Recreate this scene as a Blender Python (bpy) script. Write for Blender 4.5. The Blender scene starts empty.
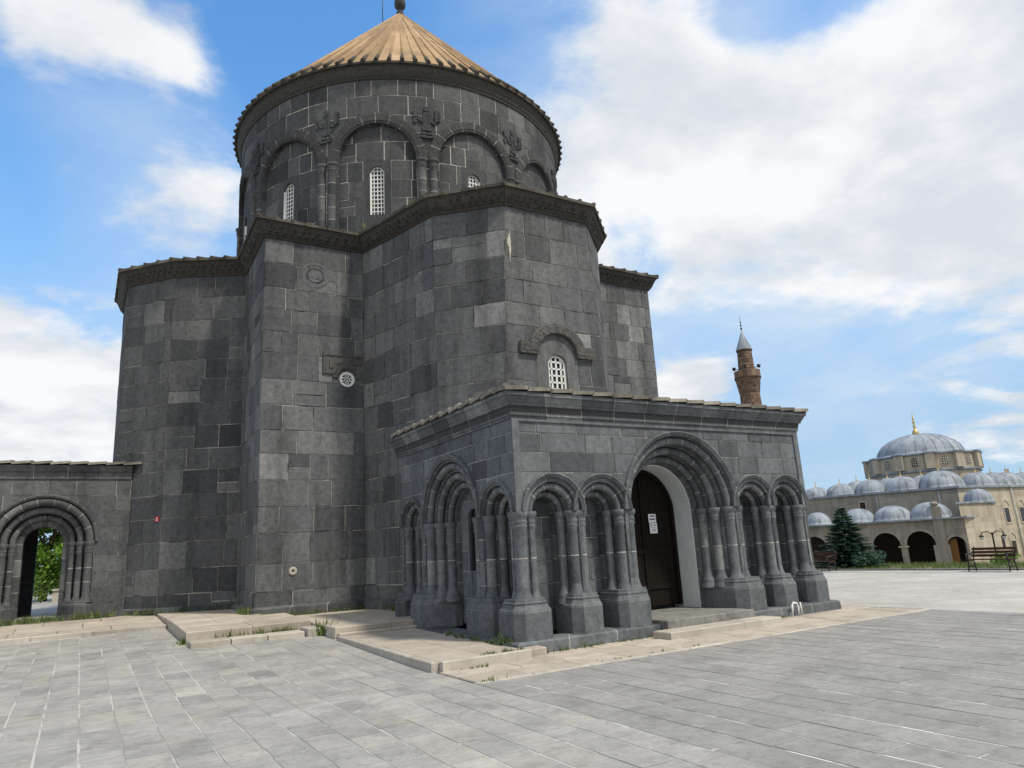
import bpy, bmesh, math, random
from mathutils import Vector, Matrix
PI = math.pi
sc = bpy.context.scene
C = sc.collection
RND = random.Random(7)

# ------------------------------------------------------------------ camera, sky, sun, exposure
cam_d = bpy.data.cameras.new('camera'); cam = bpy.data.objects.new('camera', cam_d); C.objects.link(cam)
RR = ((0.8585249, -0.5098818, -0.0543648), (-0.0704896, -0.2223693, 0.9724110), (0.5079037, 0.8310069, 0.2268510))
m = Matrix(((RR[0][0], RR[1][0], -RR[2][0], -6.9762), (RR[0][1], RR[1][1], -RR[2][1], -11.5073),
            (RR[0][2], RR[1][2], -RR[2][2], 1.8442), (0, 0, 0, 1)))
cam.matrix_world = m
cam_d.sensor_width = 36.0; cam_d.lens = 705.19 / 1024 * 36.0
cam_d.clip_start = 0.1; cam_d.clip_end = 6000
sc.camera = cam

SUN_EL, SUN_AZ = math.radians(57), math.radians(155)      # azimuth clockwise from +Y
sd = Vector((math.sin(SUN_AZ) * math.cos(SUN_EL), math.cos(SUN_AZ) * math.cos(SUN_EL), math.sin(SUN_EL)))
sl = bpy.data.lights.new('sun', 'SUN'); sl.energy = 2.0; sl.angle = math.radians(5); sl.color = (1.0, 0.92, 0.78)
so = bpy.data.objects.new('sun', sl); C.objects.link(so)
so.rotation_euler = sd.to_track_quat('Z', 'Y').to_euler(); so.location = (20, -40, 60)

w = bpy.data.worlds.new('World'); sc.world = w; w.use_nodes = True
wt = w.node_tree; wt.nodes.clear()
def WN(t, **k):
    n = wt.nodes.new(t)
    for a, b in k.items(): setattr(n, a, b)
    return n
def ml(tree, op, a, b=None, c=None, clamp=False):
    n = tree.nodes.new('ShaderNodeMath'); n.operation = op; n.use_clamp = clamp
    for i, x in enumerate((a, b, c)):
        if x is None: continue
        if isinstance(x, (int, float)): n.inputs[i].default_value = x
        else: tree.links.new(x, n.inputs[i])
    return n.outputs[0]
def build_world():
    L = wt.links.new
    out = WN('ShaderNodeOutputWorld'); bg = WN('ShaderNodeBackground'); L(bg.outputs[0], out.inputs[0])
    sky = WN('ShaderNodeTexSky', sky_type='NISHITA', sun_disc=False, sun_elevation=SUN_EL, sun_rotation=SUN_AZ)
    sky.altitude = 1700; sky.air_density = 1.15; sky.dust_density = 0.6; sky.ozone_density = 2.0
    tc = WN('ShaderNodeTexCoord'); D = tc.outputs['Generated']
    sep = WN('ShaderNodeSeparateXYZ'); L(D, sep.inputs[0])
    den = ml(wt, 'ADD', ml(wt, 'MAXIMUM', sep.outputs[2], 0.0), 0.22)
    cx = ml(wt, 'DIVIDE', sep.outputs[0], den); cy = ml(wt, 'DIVIDE', sep.outputs[1], den)
    cmb = WN('ShaderNodeCombineXYZ'); L(cx, cmb.inputs[0]); L(cy, cmb.inputs[1])
    n1 = WN('ShaderNodeTexNoise'); n1.inputs['Scale'].default_value = 2.2; n1.inputs['Detail'].default_value = 12
    n1.inputs['Roughness'].default_value = 0.6; n1.inputs['Distortion'].default_value = 0.5
    L(cmb.outputs[0], n1.inputs['Vector'])
    n2 = WN('ShaderNodeTexNoise'); n2.inputs['Scale'].default_value = 6.5; n2.inputs['Detail'].default_value = 10
    n2.inputs['Roughness'].default_value = 0.62; L(cmb.outputs[0], n2.inputs['Vector'])
    n3 = WN('ShaderNodeTexNoise'); n3.inputs['Scale'].default_value = 3.4; n3.inputs['Detail'].default_value = 9
    n3.inputs['Roughness'].default_value = 0.55
    sh = WN('ShaderNodeVectorMath', operation='ADD'); sh.inputs[1].default_value = (3.1, 5.7, 1.3); L(cmb.outputs[0], sh.inputs[0]); L(sh.outputs[0], n3.inputs['Vector'])
    # where the cloud banks stand in the sky: direction, angular radius, gain
    def blob(tot, d, r, g):
        v = Vector(d).normalized()
        dp = WN('ShaderNodeVectorMath', operation='DOT_PRODUCT'); L(D, dp.inputs[0]); dp.inputs[1].default_value = v
        a = ml(wt, 'ARCCOSINE', ml(wt, 'MINIMUM', dp.outputs['Value'], 0.999999))
        s = ml(wt, 'MULTIPLY', ml(wt, 'SUBTRACT', 1.0, ml(wt, 'DIVIDE', a, math.radians(r)), clamp=True), g)
        s = ml(wt, 'SMOOTH_MAX' , s, 0.0, 0.02) if g > 0 else s
        return s if tot is None else ml(wt, 'ADD', tot, s)
    tot = thin = None
    for d, r, g in CLOUDS: tot = blob(tot, d, r, g)
    for d, r, g in THIN: thin = blob(thin, d, r, g)
    nn = ml(wt, 'ADD', ml(wt, 'MULTIPLY', n1.outputs[0], 1.4), ml(wt, 'MULTIPLY', n2.outputs[0], 0.75))
    val = ml(wt, 'ADD', nn, tot)
    mr = WN('ShaderNodeMapRange', interpolation_type='SMOOTHSTEP'); L(val, mr.inputs[0])
    mr.inputs[1].default_value = 1.16; mr.inputs[2].default_value = 1.56
    # haze veil toward the horizon
    veil = WN('ShaderNodeMapRange', interpolation_type='SMOOTHSTEP'); L(sep.outputs[2], veil.inputs[0])
    veil.inputs[1].default_value = 0.62; veil.inputs[2].default_value = 0.06; veil.inputs[3].default_value = 0.04; veil.inputs[4].default_value = 0.9
    hz = WN('ShaderNodeMixRGB'); hz.inputs[2].default_value = (2.35, 3.3, 4.45, 1); L(veil.outputs[0], hz.inputs[0])
    tint = WN('ShaderNodeMixRGB', blend_type='MULTIPLY'); tint.inputs[0].default_value = 1; tint.inputs[2].default_value = SKYTINT
    L(sky.outputs[0], tint.inputs[1]); L(tint.outputs[0], hz.inputs[1])
    cc = WN('ShaderNodeMixRGB'); cc.inputs[1].default_value = (4.25, 4.5, 4.8, 1); cc.inputs[2].default_value = (5.7, 5.75, 5.8, 1)
    cr = WN('ShaderNodeMapRange', interpolation_type='SMOOTHSTEP'); L(n3.outputs[0], cr.inputs[0]); cr.inputs[1].default_value = 0.36; cr.inputs[2].default_value = 0.62
    L(cr.outputs[0], cc.inputs[0])
    # thin veils of high cloud round the banks
    tn = ml(wt, 'ADD', ml(wt, 'MULTIPLY', n1.outputs[0], 1.6), ml(wt, 'SUBTRACT', n3.outputs[0], 0.78))
    ta = ml(wt, 'MULTIPLY', ml(wt, 'MULTIPLY', thin, tn), 1.0, clamp=True)
    th = WN('ShaderNodeMixRGB'); L(ml(wt, 'MINIMUM', ta, 0.8), th.inputs[0]); L(hz.outputs[0], th.inputs[1]); th.inputs[2].default_value = (3.9, 4.6, 5.35, 1)
    up = WN('ShaderNodeMapRange', interpolation_type='SMOOTHSTEP'); L(sep.outputs[2], up.inputs[0]); up.inputs[1].default_value = 0.0; up.inputs[2].default_value = 0.05
    mx = WN('ShaderNodeMixRGB'); L(ml(wt, 'MULTIPLY', ml(wt, 'MULTIPLY', mr.outputs[0], 0.97), up.outputs[0]), mx.inputs[0]); L(th.outputs[0], mx.inputs[1]); L(cc.outputs[0], mx.inputs[2])
    L(mx.outputs[0], bg.inputs['Color']); bg.inputs['Strength'].default_value = 0.09
def sky_dir(u, v):
    x, y = (u - 512) / 705.19, -(v - 384) / 705.19
    return tuple(RR[0][i] * x + RR[1][i] * y + RR[2][i] for i in range(3))
SKYTINT = (0.82, 1.42, 1.70, 1)
THIN = [(sky_dir(700, 150), 30, 1.5), (sky_dir(960, 150), 20, .8), (sky_dir(560, 230), 15, .7), (sky_dir(190, 190), 12, .7), (sky_dir(40, 400), 17, .9), (sky_dir(110, 60), 10, .5), (sky_dir(900, 400), 18, .3), (sky_dir(330, 60), 14, -.6), (sky_dir(820, 0), 7, -.7), (sky_dir(20, 240), 9, -.5)]
# compass directions of the cloud banks (a bank of cumulus to the right, smaller ones to the left)
CLOUDS = [(sky_dir(760, 150), 17, .55), (sky_dir(960, 130), 17, .40), (sky_dir(1060, 60), 16, .45), (sky_dir(610, 180), 12, .30), (sky_dir(900, 220), 12, .30), (sky_dir(700, 60), 8, .30),
          (sky_dir(20, 400), 11, .65), (sky_dir(-60, 360), 12, .3), (sky_dir(105, 430), 6, .45), (sky_dir(50, 20), 6, .42), (sky_dir(125, 46), 5, .42), (sky_dir(190, 66), 4, .40), (sky_dir(70, 170), 3.0, .36),
          (sky_dir(205, 190), 6, .24), (sky_dir(150, 235), 7, .2), (sky_dir(610, 10), 6, .36),
          (sky_dir(330, 40), 9, -.5), (sky_dir(20, 250), 10, -.4), (sky_dir(110, 120), 6, -.3), (sky_dir(780, -10), 6, -.5), (sky_dir(860, 5), 4, -.3), (sky_dir(730, 25), 3, -.2), (sky_dir(830, 350), 13, -.38), (sky_dir(700, 386), 4.2, .75), (sky_dir(655, 390), 3, .4), (sky_dir(950, 400), 9, .26),
          ((-.55, -.75, .45), 75, .75), ((.2, -.7, .75), 60, .6), ((.95, -.3, .3), 45, .4), ((-.9, .1, .5), 40, .3)]     # unseen cloud added behind the viewer and overhead to whiten the light
build_world()
vs = sc.view_settings
vs.view_transform = 'Standard'; vs.look = 'None'; vs.exposure = 0.9; vs.gamma = 1; vs.use_curve_mapping = False

# ------------------------------------------------------------------ helpers
class MB:
    """collects faces, then links them as one mesh object"""
    def __init__(s): s.v = []; s.f = []; s.m = []; s.t = []; s.sm = []
    def face(s, pts, mat=0, tint=.5, smooth=False):
        i = len(s.v); s.v.extend([tuple(p) for p in pts]); s.f.append(tuple(range(i, i + len(pts)))); s.m.append(mat); s.t.append(tint); s.sm.append(smooth)
    def grid(s, rows, mat=0, tint=.5, smooth=True, closed=False, tintf=None, matf=None):
        i = len(s.v); n = len(rows[0])
        for r in rows: s.v.extend([tuple(p) for p in r])
        for a in range(len(rows) - 1):
            for b in range(n if closed else n - 1):
                c = (b + 1) % n
                s.f.append((i + a * n + b, i + a * n + c, i + (a + 1) * n + c, i + (a + 1) * n + b))
                s.m.append(matf(a, b) if matf else mat); s.t.append(tintf(a, b) if tintf else tint); s.sm.append(smooth)
    def box(s, x0, x1, y0, y1, z0, z1, mat=0, tint=.5, M=None):
        p = [Vector((x, y, z)) for z in (z0, z1) for y in (y0, y1) for x in (x0, x1)]
        if M: p = [M @ q for q in p]
        for q in ((0, 2, 3, 1), (4, 5, 7, 6), (0, 1, 5, 4), (2, 6, 7, 3), (0, 4, 6, 2), (1, 3, 7, 5)): s.face([p[k] for k in q], mat, tint)
    def prism(s, poly, z0, z1, mat=0, tint=.5, top=None):
        t = top or poly
        n = len(poly)
        b = [(x, y, z0) for x, y in poly]; u = [(x, y, z1) for x, y in t]
        for k in range(n): s.face([b[k], b[(k + 1) % n], u[(k + 1) % n], u[k]], mat, tint)
        s.face(u, mat, tint); s.face(b[::-1], mat, tint)
    def lathe(s, prof, c=(0, 0, 0), n=16, mat=0, tint=.5, smooth=True, matf=None, tintf=None):
        rows = [[(c[0] + r * math.cos(2 * PI * k / n), c[1] + r * math.sin(2 * PI * k / n), c[2] + z) for k in range(n)] for r, z in prof]
        s.grid(rows, mat, tint, smooth, True, tintf, matf)
    def tube(s, a, b, r0, r1=None, n=8, mat=0, tint=.5, cap=True):
        a, b = Vector(a), Vector(b); r1 = r0 if r1 is None else r1
        q = (b - a).to_track_quat('Z', 'Y')
        ra = [a + q @ Vector((r0 * math.cos(2 * PI * k / n), r0 * math.sin(2 * PI * k / n), 0)) for k in range(n)]
        rb = [b + q @ Vector((r1 * math.cos(2 * PI * k / n), r1 * math.sin(2 * PI * k / n), 0)) for k in range(n)]
        s.grid([ra, rb], mat, tint, True, True)
        if cap: s.face(ra[::-1], mat, tint); s.face(rb, mat, tint)
    def build(s, name, mats, parent=None, fix=True):
        me = bpy.data.meshes.new(name)
        me.from_pydata(s.v, [], s.f)
        for mm in (mats if isinstance(mats, (list, tuple)) else [mats]): me.materials.append(mm)
        me.polygons.foreach_set('material_index', s.m)
        me.polygons.foreach_set('use_smooth', s.sm)
        at = me.attributes.new('tint', 'FLOAT', 'FACE'); at.data.foreach_set('value', s.t)
        if fix:
            bm = bmesh.new(); bm.from_mesh(me); bmesh.ops.remove_doubles(bm, verts=bm.verts, dist=1e-5)
            bmesh.ops.recalc_face_normals(bm, faces=bm.faces); bm.to_mesh(me); bm.free()
        o = bpy.data.objects.new(name, me); C.objects.link(o)
        if parent: o.parent = parent
        return o
def tag(o, label=None, cat=None, group=None, kind=None):
    if label: o['label'] = label
    if cat: o['category'] = cat
    if group: o['group'] = group
    if kind: o['kind'] = kind
    return o
def empty(name, loc, label, cat, group=None):
    o = bpy.data.objects.new(name, None); C.objects.link(o); o.location = loc; o.empty_display_size = .3
    bpy.context.view_layer.update()
    return tag(o, label, cat, group)
def adopt(o, parent):
    """keep the child where it was modelled in world space"""
    o.parent = parent
    pm = Matrix.Translation(-Vector(world_loc(parent)))
    o.matrix_parent_inverse = pm
    return o
def world_loc(o):
    v = Vector(o.location)
    return v if o.parent is None else Vector((0, 0, 0)) + (v if o.type == 'EMPTY' else Vector(root_of(o).location))
def root_of(o):
    while o.parent: o = o.parent
    return o
def part(mb, name, mats, root):
    """root or part: geometry is given in world coordinates"""
    o = mb.build(name, mats)
    if root.type == 'EMPTY': o.parent = root; o.matrix_parent_inverse = Matrix.Translation(-Vector(root.location))
    else: o.parent = root; o.matrix_parent_inverse = Matrix.Identity(4)
    return o

# ------------------------------------------------------------------ materials
def mat(name):
    mm = bpy.data.materials.new(name); mm.use_nodes = True
    t = mm.node_tree; t.nodes.clear()
    o = t.nodes.new('ShaderNodeOutputMaterial'); b = t.nodes.new('ShaderNodeBsdfPrincipled'); t.links.new(b.outputs[0], o.inputs[0])
    return mm, t, b
def noise(t, scale, detail=5, rough=.55, vec=None, dist=0):
    n = t.nodes.new('ShaderNodeTexNoise'); n.inputs['Scale'].default_value = scale; n.inputs['Detail'].default_value = detail
    n.inputs['Roughness'].default_value = rough; n.inputs['Distortion'].default_value = dist
    if vec is not None: t.links.new(vec, n.inputs['Vector'])
    return n.outputs['Fac']
def ramp(t, fac, stops, interp='LINEAR'):
    r = t.nodes.new('ShaderNodeValToRGB'); t.links.new(fac, r.inputs[0]); r.color_ramp.interpolation = interp
    el = r.color_ramp.elements
    while len(el) < len(stops): el.new(.5)
    for e, (p, c) in zip(el, stops):
        e.position = p; e.color = (*c, 1) if not isinstance(c, (int, float)) else (c, c, c, 1)
    return r.outputs[0]
def mix(t, fac, a, b, mode='MIX'):
    n = t.nodes.new('ShaderNodeMixRGB'); n.blend_type = mode
    for i, x in enumerate((fac, a, b)):
        if isinstance(x, (int, float)): n.inputs[i].default_value = x if i == 0 else (x, x, x, 1)
        elif isinstance(x, tuple): n.inputs[i].default_value = (*x, 1) if len(x) == 3 else x
        else: t.links.new(x, n.inputs[i])
    return n.outputs[0]
def maprange(t, v, a, b, c=0., d=1.):
    n = t.nodes.new('ShaderNodeMapRange'); n.interpolation_type = 'SMOOTHSTEP'; t.links.new(v, n.inputs[0])
    for i, x in enumerate((a, b, c, d)): n.inputs[i + 1].default_value = x
    return n.outputs[0]
def pos(t, scale=(1, 1, 1), rot=(0, 0, 0)):
    g = t.nodes.new('ShaderNodeNewGeometry'); mp = t.nodes.new('ShaderNodeMapping'); t.links.new(g.outputs['Position'], mp.inputs[0])
    mp.inputs['Scale'].default_value = scale; mp.inputs['Rotation'].default_value = rot
    return mp.outputs[0]
def attr(t, name='tint'):
    a = t.nodes.new('ShaderNodeAttribute'); a.attribute_name = name; return a.outputs['Fac']
def bump(t, b, h, strength=.3, dist=.02, bev=0.):
    n = t.nodes.new('ShaderNodeBump')
    if bev:
        v = t.nodes.new('ShaderNodeBevel'); v.samples = 3; v.inputs['Radius'].default_value = bev; t.links.new(v.outputs[0], n.inputs['Normal'])
    n.inputs['Strength'].default_value = strength; n.inputs['Distance'].default_value = dist
    t.links.new(h, n.inputs['Height']); t.links.new(n.outputs[0], b.inputs['Normal'])
def stone(name, stops, stain=.45, streak=.25, rough=.88, brown=(.115, .105, .09), bump_s=.6, lichen=0., grain=1., drip=0., film=0., bev=0.):
    mm, t, b = mat(name)
    P = pos(t)
    base = ramp(t, attr(t), stops)
    big = maprange(t, noise(t, .35, 4), .38, .68)
    base = mix(t, ml(t, 'MULTIPLY', big, .35), base, brown)
    fine = noise(t, 7, 8, .7, P)
    base = mix(t, 1, base, ramp(t, fine, [(.25, 1 - .45 * grain), (.5, 1.), (.8, 1 + .45 * grain)]), 'MULTIPLY')
    st = noise(t, 1, 6, .62, pos(t, (1.6, 1.6, .22)))
    base = mix(t, 1, base, ramp(t, st, [(.3, 1 - stain), (.5, 1.), (.72, 1 + streak)]), 'MULTIPLY')
    pit = noise(t, 34, 3, .6, P)
    base = mix(t, 1, base, ramp(t, pit, [(.3, 1 - .55 * grain), (.42, 1.)]), 'MULTIPLY')
    if film:
        f1 = maprange(t, noise(t, .75, 9, .74, pos(t, (1, 1.7, 1)), .6), .53, .68)
        base = mix(t, ml(t, 'MULTIPLY', f1, film), base, (.46, .452, .43))
        f2 = maprange(t, noise(t, .5, 7, .7, pos(t, (1.3, 1, 1), (0, 0, .6)), .5), .57, .70)
        base = mix(t, ml(t, 'MULTIPLY', f2, film), base, (.38, .358, .29))
    if drip:
        dm = maprange(t, noise(t, 1, 7, .66, pos(t, (4.2, 4.2, .3))), .62, .78)
        base = mix(t, ml(t, 'MULTIPLY', dm, drip), base, (.27, .26, .24))
    if lichen:
        lm = maprange(t, noise(t, 2.3, 8, .72, P), .6, .74)
        base = mix(t, ml(t, 'MULTIPLY', lm, lichen), base, (.2, .185, .14))
    t.links.new(base, b.inputs['Base Color']); b.inputs['Roughness'].default_value = rough; b.inputs['Specular IOR Level'].default_value = .25
    h = ml(t, 'ADD', ml(t, 'MULTIPLY', fine, .7), ml(t, 'MULTIPLY', pit, .5)); bump(t, b, h, bump_s, .03, bev)
    return mm
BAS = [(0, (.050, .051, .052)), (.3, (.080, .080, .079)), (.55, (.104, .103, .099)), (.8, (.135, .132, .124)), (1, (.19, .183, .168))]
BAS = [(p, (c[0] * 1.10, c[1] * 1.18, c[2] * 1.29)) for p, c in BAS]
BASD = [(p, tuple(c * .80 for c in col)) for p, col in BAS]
BASP = [(0, (.066, .068, .070)), (.3, (.094, .097, .099)), (.6, (.122, .125, .125)), (.85, (.154, .155, .150)), (1, (.20, .196, .182))]
BASP = [(p, (c[0] * 1.03, c[1] * 1.11, c[2] * 1.21)) for p, c in BASP]
M_wall = stone('basalt', BAS, .4, .3, lichen=.25, drip=.5, bev=.02)
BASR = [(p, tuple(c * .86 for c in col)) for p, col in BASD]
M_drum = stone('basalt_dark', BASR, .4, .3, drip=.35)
M_porch = stone('basalt_porch', BASP, .3, .2, brown=(.1, .1, .095), bev=.022)
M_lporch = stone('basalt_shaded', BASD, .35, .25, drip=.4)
def mortar(name, white, amount):
    mm, t, b = mat(name)
    k = maprange(t, noise(t, 1.1, 5, .65, pos(t)), amount - .07, amount + .09)
    k = ml(t, 'MULTIPLY', k, maprange(t, noise(t, 9, 3, .6, pos(t)), .3, .55, .45, 1))
    t.links.new(mix(t, k, (.055, .055, .054), white), b.inputs['Base Color']); b.inputs['Roughness'].default_value = .95
    return mm
M_mort = mortar('mortar', (.42, .405, .37), .43)
M_morta = mortar('mortar_arch', (.42, .40, .36), .49)
M_mortp = mortar('mortar_porch', (.42, .41, .38), .33)
M_mortd = mortar('mortar_drum', (.62, .59, .52), .31)
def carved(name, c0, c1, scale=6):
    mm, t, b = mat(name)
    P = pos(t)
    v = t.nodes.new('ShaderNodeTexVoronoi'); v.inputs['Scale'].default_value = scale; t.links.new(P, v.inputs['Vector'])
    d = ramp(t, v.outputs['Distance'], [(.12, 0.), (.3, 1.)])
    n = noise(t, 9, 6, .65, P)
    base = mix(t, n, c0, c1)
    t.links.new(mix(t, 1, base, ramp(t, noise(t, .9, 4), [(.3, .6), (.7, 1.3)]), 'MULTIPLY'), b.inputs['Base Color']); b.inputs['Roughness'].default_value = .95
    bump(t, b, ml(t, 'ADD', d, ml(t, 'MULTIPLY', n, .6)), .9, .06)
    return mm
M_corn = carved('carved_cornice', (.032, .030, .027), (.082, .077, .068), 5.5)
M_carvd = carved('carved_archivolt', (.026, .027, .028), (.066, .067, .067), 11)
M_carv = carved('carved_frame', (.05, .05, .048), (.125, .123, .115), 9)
def checker(name):
    mm, t, b = mat(name)
    ck = t.nodes.new('ShaderNodeTexVoronoi'); ck.inputs['Scale'].default_value = 13; ck.inputs['Randomness'].default_value = 0; t.links.new(pos(t, (1, 1, 1.2)), ck.inputs['Vector'])
    n = noise(t, 5, 6, .6, pos(t))
    t.links.new(mix(t, n, (.035, .04, .046), (.1, .105, .11)), b.inputs['Base Color']); b.inputs['Roughness'].default_value = .9
    bump(t, b, ramp(t, ck.outputs['Distance'], [(.2, 0.), (.55, 1.)]), 1., .05)
    return mm
M_check = checker('lattice_band')
M_tile = stone('roof_slab', [(0, (.12, .112, .095)), (.5, (.21, .195, .165)), (1, (.33, .305, .26))], .45, .3, lichen=.5)
M_tiled = stone('roof_slab_dark', [(0, (.05, .046, .038)), (.5, (.085, .078, .064)), (1, (.14, .13, .11))], .45, .3, lichen=.4)
def cone_mat():
    mm, t, b = mat('tuff_roof')
    base = ramp(t, attr(t), [(0, (.235, .155, .080)), (.5, (.32, .215, .115)), (1, (.41, .29, .17))])
    n = noise(t, .9, 8, .7, pos(t))
    base = mix(t, 1, base, ramp(t, n, [(.25, .55), (.5, 1.), (.75, 1.3)]), 'MULTIPLY')
    dk = maprange(t, noise(t, 2.2, 7, .72, pos(t, (1, 1, .5))), .55, .72)
    base = mix(t, ml(t, 'MULTIPLY', dk, .6), base, (.13, .1, .07))
    t.links.new(base, b.inputs['Base Color']); b.inputs['Roughness'].default_value = .92
    bump(t, b, n, .3, .05)
    return mm
M_cone = cone_mat()
def plain(name, col, rough=.6, metal=0., var=.25, scale=8, spec=.4):
    mm, t, b = mat(name)
    n = noise(t, scale, 6, .6, pos(t))
    t.links.new(mix(t, 1, col, ramp(t, n, [(.25, 1 - var), (.75, 1 + var)]), 'MULTIPLY'), b.inputs['Base Color'])
    b.inputs['Roughness'].default_value = rough; b.inputs['Metallic'].default_value = metal; b.inputs['Specular IOR Level'].default_value = spec
    return mm
M_white = plain('white_paint', (.64, .65, .64), .5, var=.06)
M_plaster = plain('white_plaster', (.66, .70, .71), .85, var=.1, scale=3)
M_glass = plain('window_glass', (.02, .026, .034), .12, var=.1, spec=.7)
M_dark = plain('dark_void', (.004, .004, .004), .9, var=.2)
M_iron = plain('black_iron', (.018, .018, .018), .5, var=.2)
M_paper = plain('paper', (.75, .76, .78), .7, var=.04)
M_ink = plain('ink', (.09, .1, .16), .7, var=.1)
M_red = plain('red_enamel', (.45, .03, .04), .4, var=.1)
M_gold = plain('gilt', (.55, .42, .18), .5, .6, var=.2)
def wood(name, a, bb):
    mm, t, b = mat(name)
    n = noise(t, 3, 8, .6, pos(t, (14, 14, 1)))
    t.links.new(mix(t, n, a, bb), b.inputs['Base Color']); b.inputs['Roughness'].default_value = .75; b.inputs['Specular IOR Level'].default_value = .12
    bump(t, b, n, .25, .01)
    return mm
M_door = wood('dark_door_wood', (.006, .0046, .0036), (.017, .0125, .0095))
M_bench = wood('bench_wood', (.05, .027, .017), (.11, .062, .04))
M_portico_shade = wood('portico_shade_brown', (.03, .021, .015), (.06, .045, .034))  # dark brown that paints the shade inside the mosque portico
M_doorb = wood('brown_door_wood', (.14, .07, .025), (.25, .14, .06))
M_lead = stone('lead_sheet', [(0, (.185, .22, .265)), (.5, (.245, .28, .325)), (1, (.33, .36, .39))], .45, .35, rough=.7, brown=(.3, .31, .32), bump_s=.1, grain=.3)
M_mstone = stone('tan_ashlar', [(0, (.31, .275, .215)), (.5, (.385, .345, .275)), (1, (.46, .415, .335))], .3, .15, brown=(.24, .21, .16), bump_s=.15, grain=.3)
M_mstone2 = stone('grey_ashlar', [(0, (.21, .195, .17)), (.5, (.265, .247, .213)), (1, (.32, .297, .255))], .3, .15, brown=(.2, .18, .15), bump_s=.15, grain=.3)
def brickmat(name, a, bb, mo):
    mm, t, b = mat(name)
    base = ramp(t, attr(t), [(0, a), (1, bb)])
    n = noise(t, 1.2, 6, .65, pos(t))
    t.links.new(mix(t, 1, base, ramp(t, n, [(.25, .6), (.75, 1.35)]), 'MULTIPLY'), b.inputs['Base Color']); b.inputs['Roughness'].default_value = .9
    return mm
M_brick = brickmat('red_tuff', (.07, .045, .036), (.225, .148, .102), .2)

def paver_mat(name, lo, hi, bw, bh, joint, jamt, white=.0, off=(0, 0)):
    mm, t, b = mat(name)
    g = t.nodes.new('ShaderNodeNewGeometry'); s = t.nodes.new('ShaderNodeSeparateXYZ'); t.links.new(g.outputs['Position'], s.inputs[0])
    wob = noise(t, .8, 3, .5, g.outputs['Position'])
    cmb = t.nodes.new('ShaderNodeCombineXYZ')
    t.links.new(ml(t, 'ADD', ml(t, 'ADD', s.outputs[1], off[1]), ml(t, 'MULTIPLY', wob, .05)), cmb.inputs[0])
    t.links.new(ml(t, 'ADD', ml(t, 'ADD', s.outputs[0], off[0]), ml(t, 'MULTIPLY', wob, .06)), cmb.inputs[1])
    br = t.nodes.new('ShaderNodeTexBrick'); t.links.new(cmb.outputs[0], br.inputs['Vector'])
    br.inputs['Scale'].default_value = 1; br.inputs['Brick Width'].default_value = bw; br.inputs['Row Height'].default_value = bh
    br.inputs['Mortar Size'].default_value = .011; br.inputs['Mortar Smooth'].default_value = .25; br.inputs['Bias'].default_value = 0.
    br.inputs['Color1'].default_value = (*lo, 1); br.inputs['Color2'].default_value = (*hi, 1); br.offset = .5; br.offset_frequency = 2
    br.inputs['Mortar'].default_value = (.5, .5, .5, 1)
    n1 = noise(t, .45, 6, .65, g.outputs['Position'], .4)
    n2 = noise(t, 5, 8, .7, g.outputs['Position'])
    st = noise(t, 1.0, 7, .7, pos(t, (3.2, .9, 1)))
    base = mix(t, 1, br.outputs['Color'], ramp(t, n2, [(.25, .78), (.75, 1.18)]), 'MULTIPLY')
    base = mix(t, 1, base, ramp(t, n1, [(.3, .84), (.7, 1.14)]), 'MULTIPLY')
    base = mix(t, 1, base, ramp(t, st, [(.3, .88), (.7, 1.1)]), 'MULTIPLY')
    # wide worn joints on their own mask
    br2 = t.nodes.new('ShaderNodeTexBrick'); t.links.new(cmb.outputs[0], br2.inputs['Vector'])
    for k in ('Scale', 'Brick Width', 'Row Height'): br2.inputs[k].default_value = br.inputs[k].default_value
    br2.inputs['Mortar Size'].default_value = .02; br2.inputs['Mortar Smooth'].default_value = .7; br2.offset = .5
    jm = ml(t, 'MULTIPLY', br2.outputs['Fac'], maprange(t, noise(t, 1.3, 5, .7, pos(t, (1.6, .5, 1))), jamt - .04, jamt + .1))
    base = mix(t, ml(t, 'MULTIPLY', br.outputs['Fac'], .4), base, tuple(c * .7 for c in lo))
    base = mix(t, jm, base, joint)
    if white:
        wm = maprange(t, noise(t, 1.4, 8, .72, pos(t, (1.0, 2.2, 1))), .53, .72)
        base = mix(t, ml(t, 'MULTIPLY', wm, white), base, joint)
    t.links.new(base, b.inputs['Base Color']); b.inputs['Roughness'].default_value = .82; b.inputs['Specular IOR Level'].default_value = .3
    h = ml(t, 'SUBTRACT', ml(t, 'MULTIPLY', n2, .4), br.outputs['Fac']); bump(t, b, h, .35, .012)
    return mm
M_pavL = paver_mat('pavers_left', (.29, .285, .272), (.345, .337, .318), .62, .40, (.46, .45, .42), .52, .5, (.05, .1))
M_pavR = paver_mat('pavers_right', (.24, .235, .225), (.275, .27, .255), 1.05, .46, (.60, .59, .55), .56, .12)
M_pavF = paver_mat('pavers_far', (.38, .365, .335), (.43, .415, .385), 1.2, .6, (.5, .5, .48), .55, .3)
M_slabL = stone('plaza_slab', [(0, (.225, .220, .212)), (.35, (.285, .279, .267)), (.6, (.312, .304, .286)), (.85, (.34, .326, .295)), (1, (.39, .377, .343))], .22, .16, brown=(.36, .335, .275), bump_s=.25, grain=.5, film=.55)
M_slabR = stone('plaza_slab_grey', [(0, (.23, .226, .219)), (.5, (.258, .253, .243)), (1, (.288, .281, .267))], .18, .14, brown=(.28, .27, .245), bump_s=.25, grain=.5, film=.16)
def bedmat(name, white, amt, dark):
    mm, t, b = mat(name)
    k = maprange(t, noise(t, 1.0, 6, .7, pos(t, (1.2, .45, 1))), amt - .03, amt + .08)
    t.links.new(mix(t, k, dark, white), b.inputs['Base Color']); b.inputs['Roughness'].default_value = .95
    return mm
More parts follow.
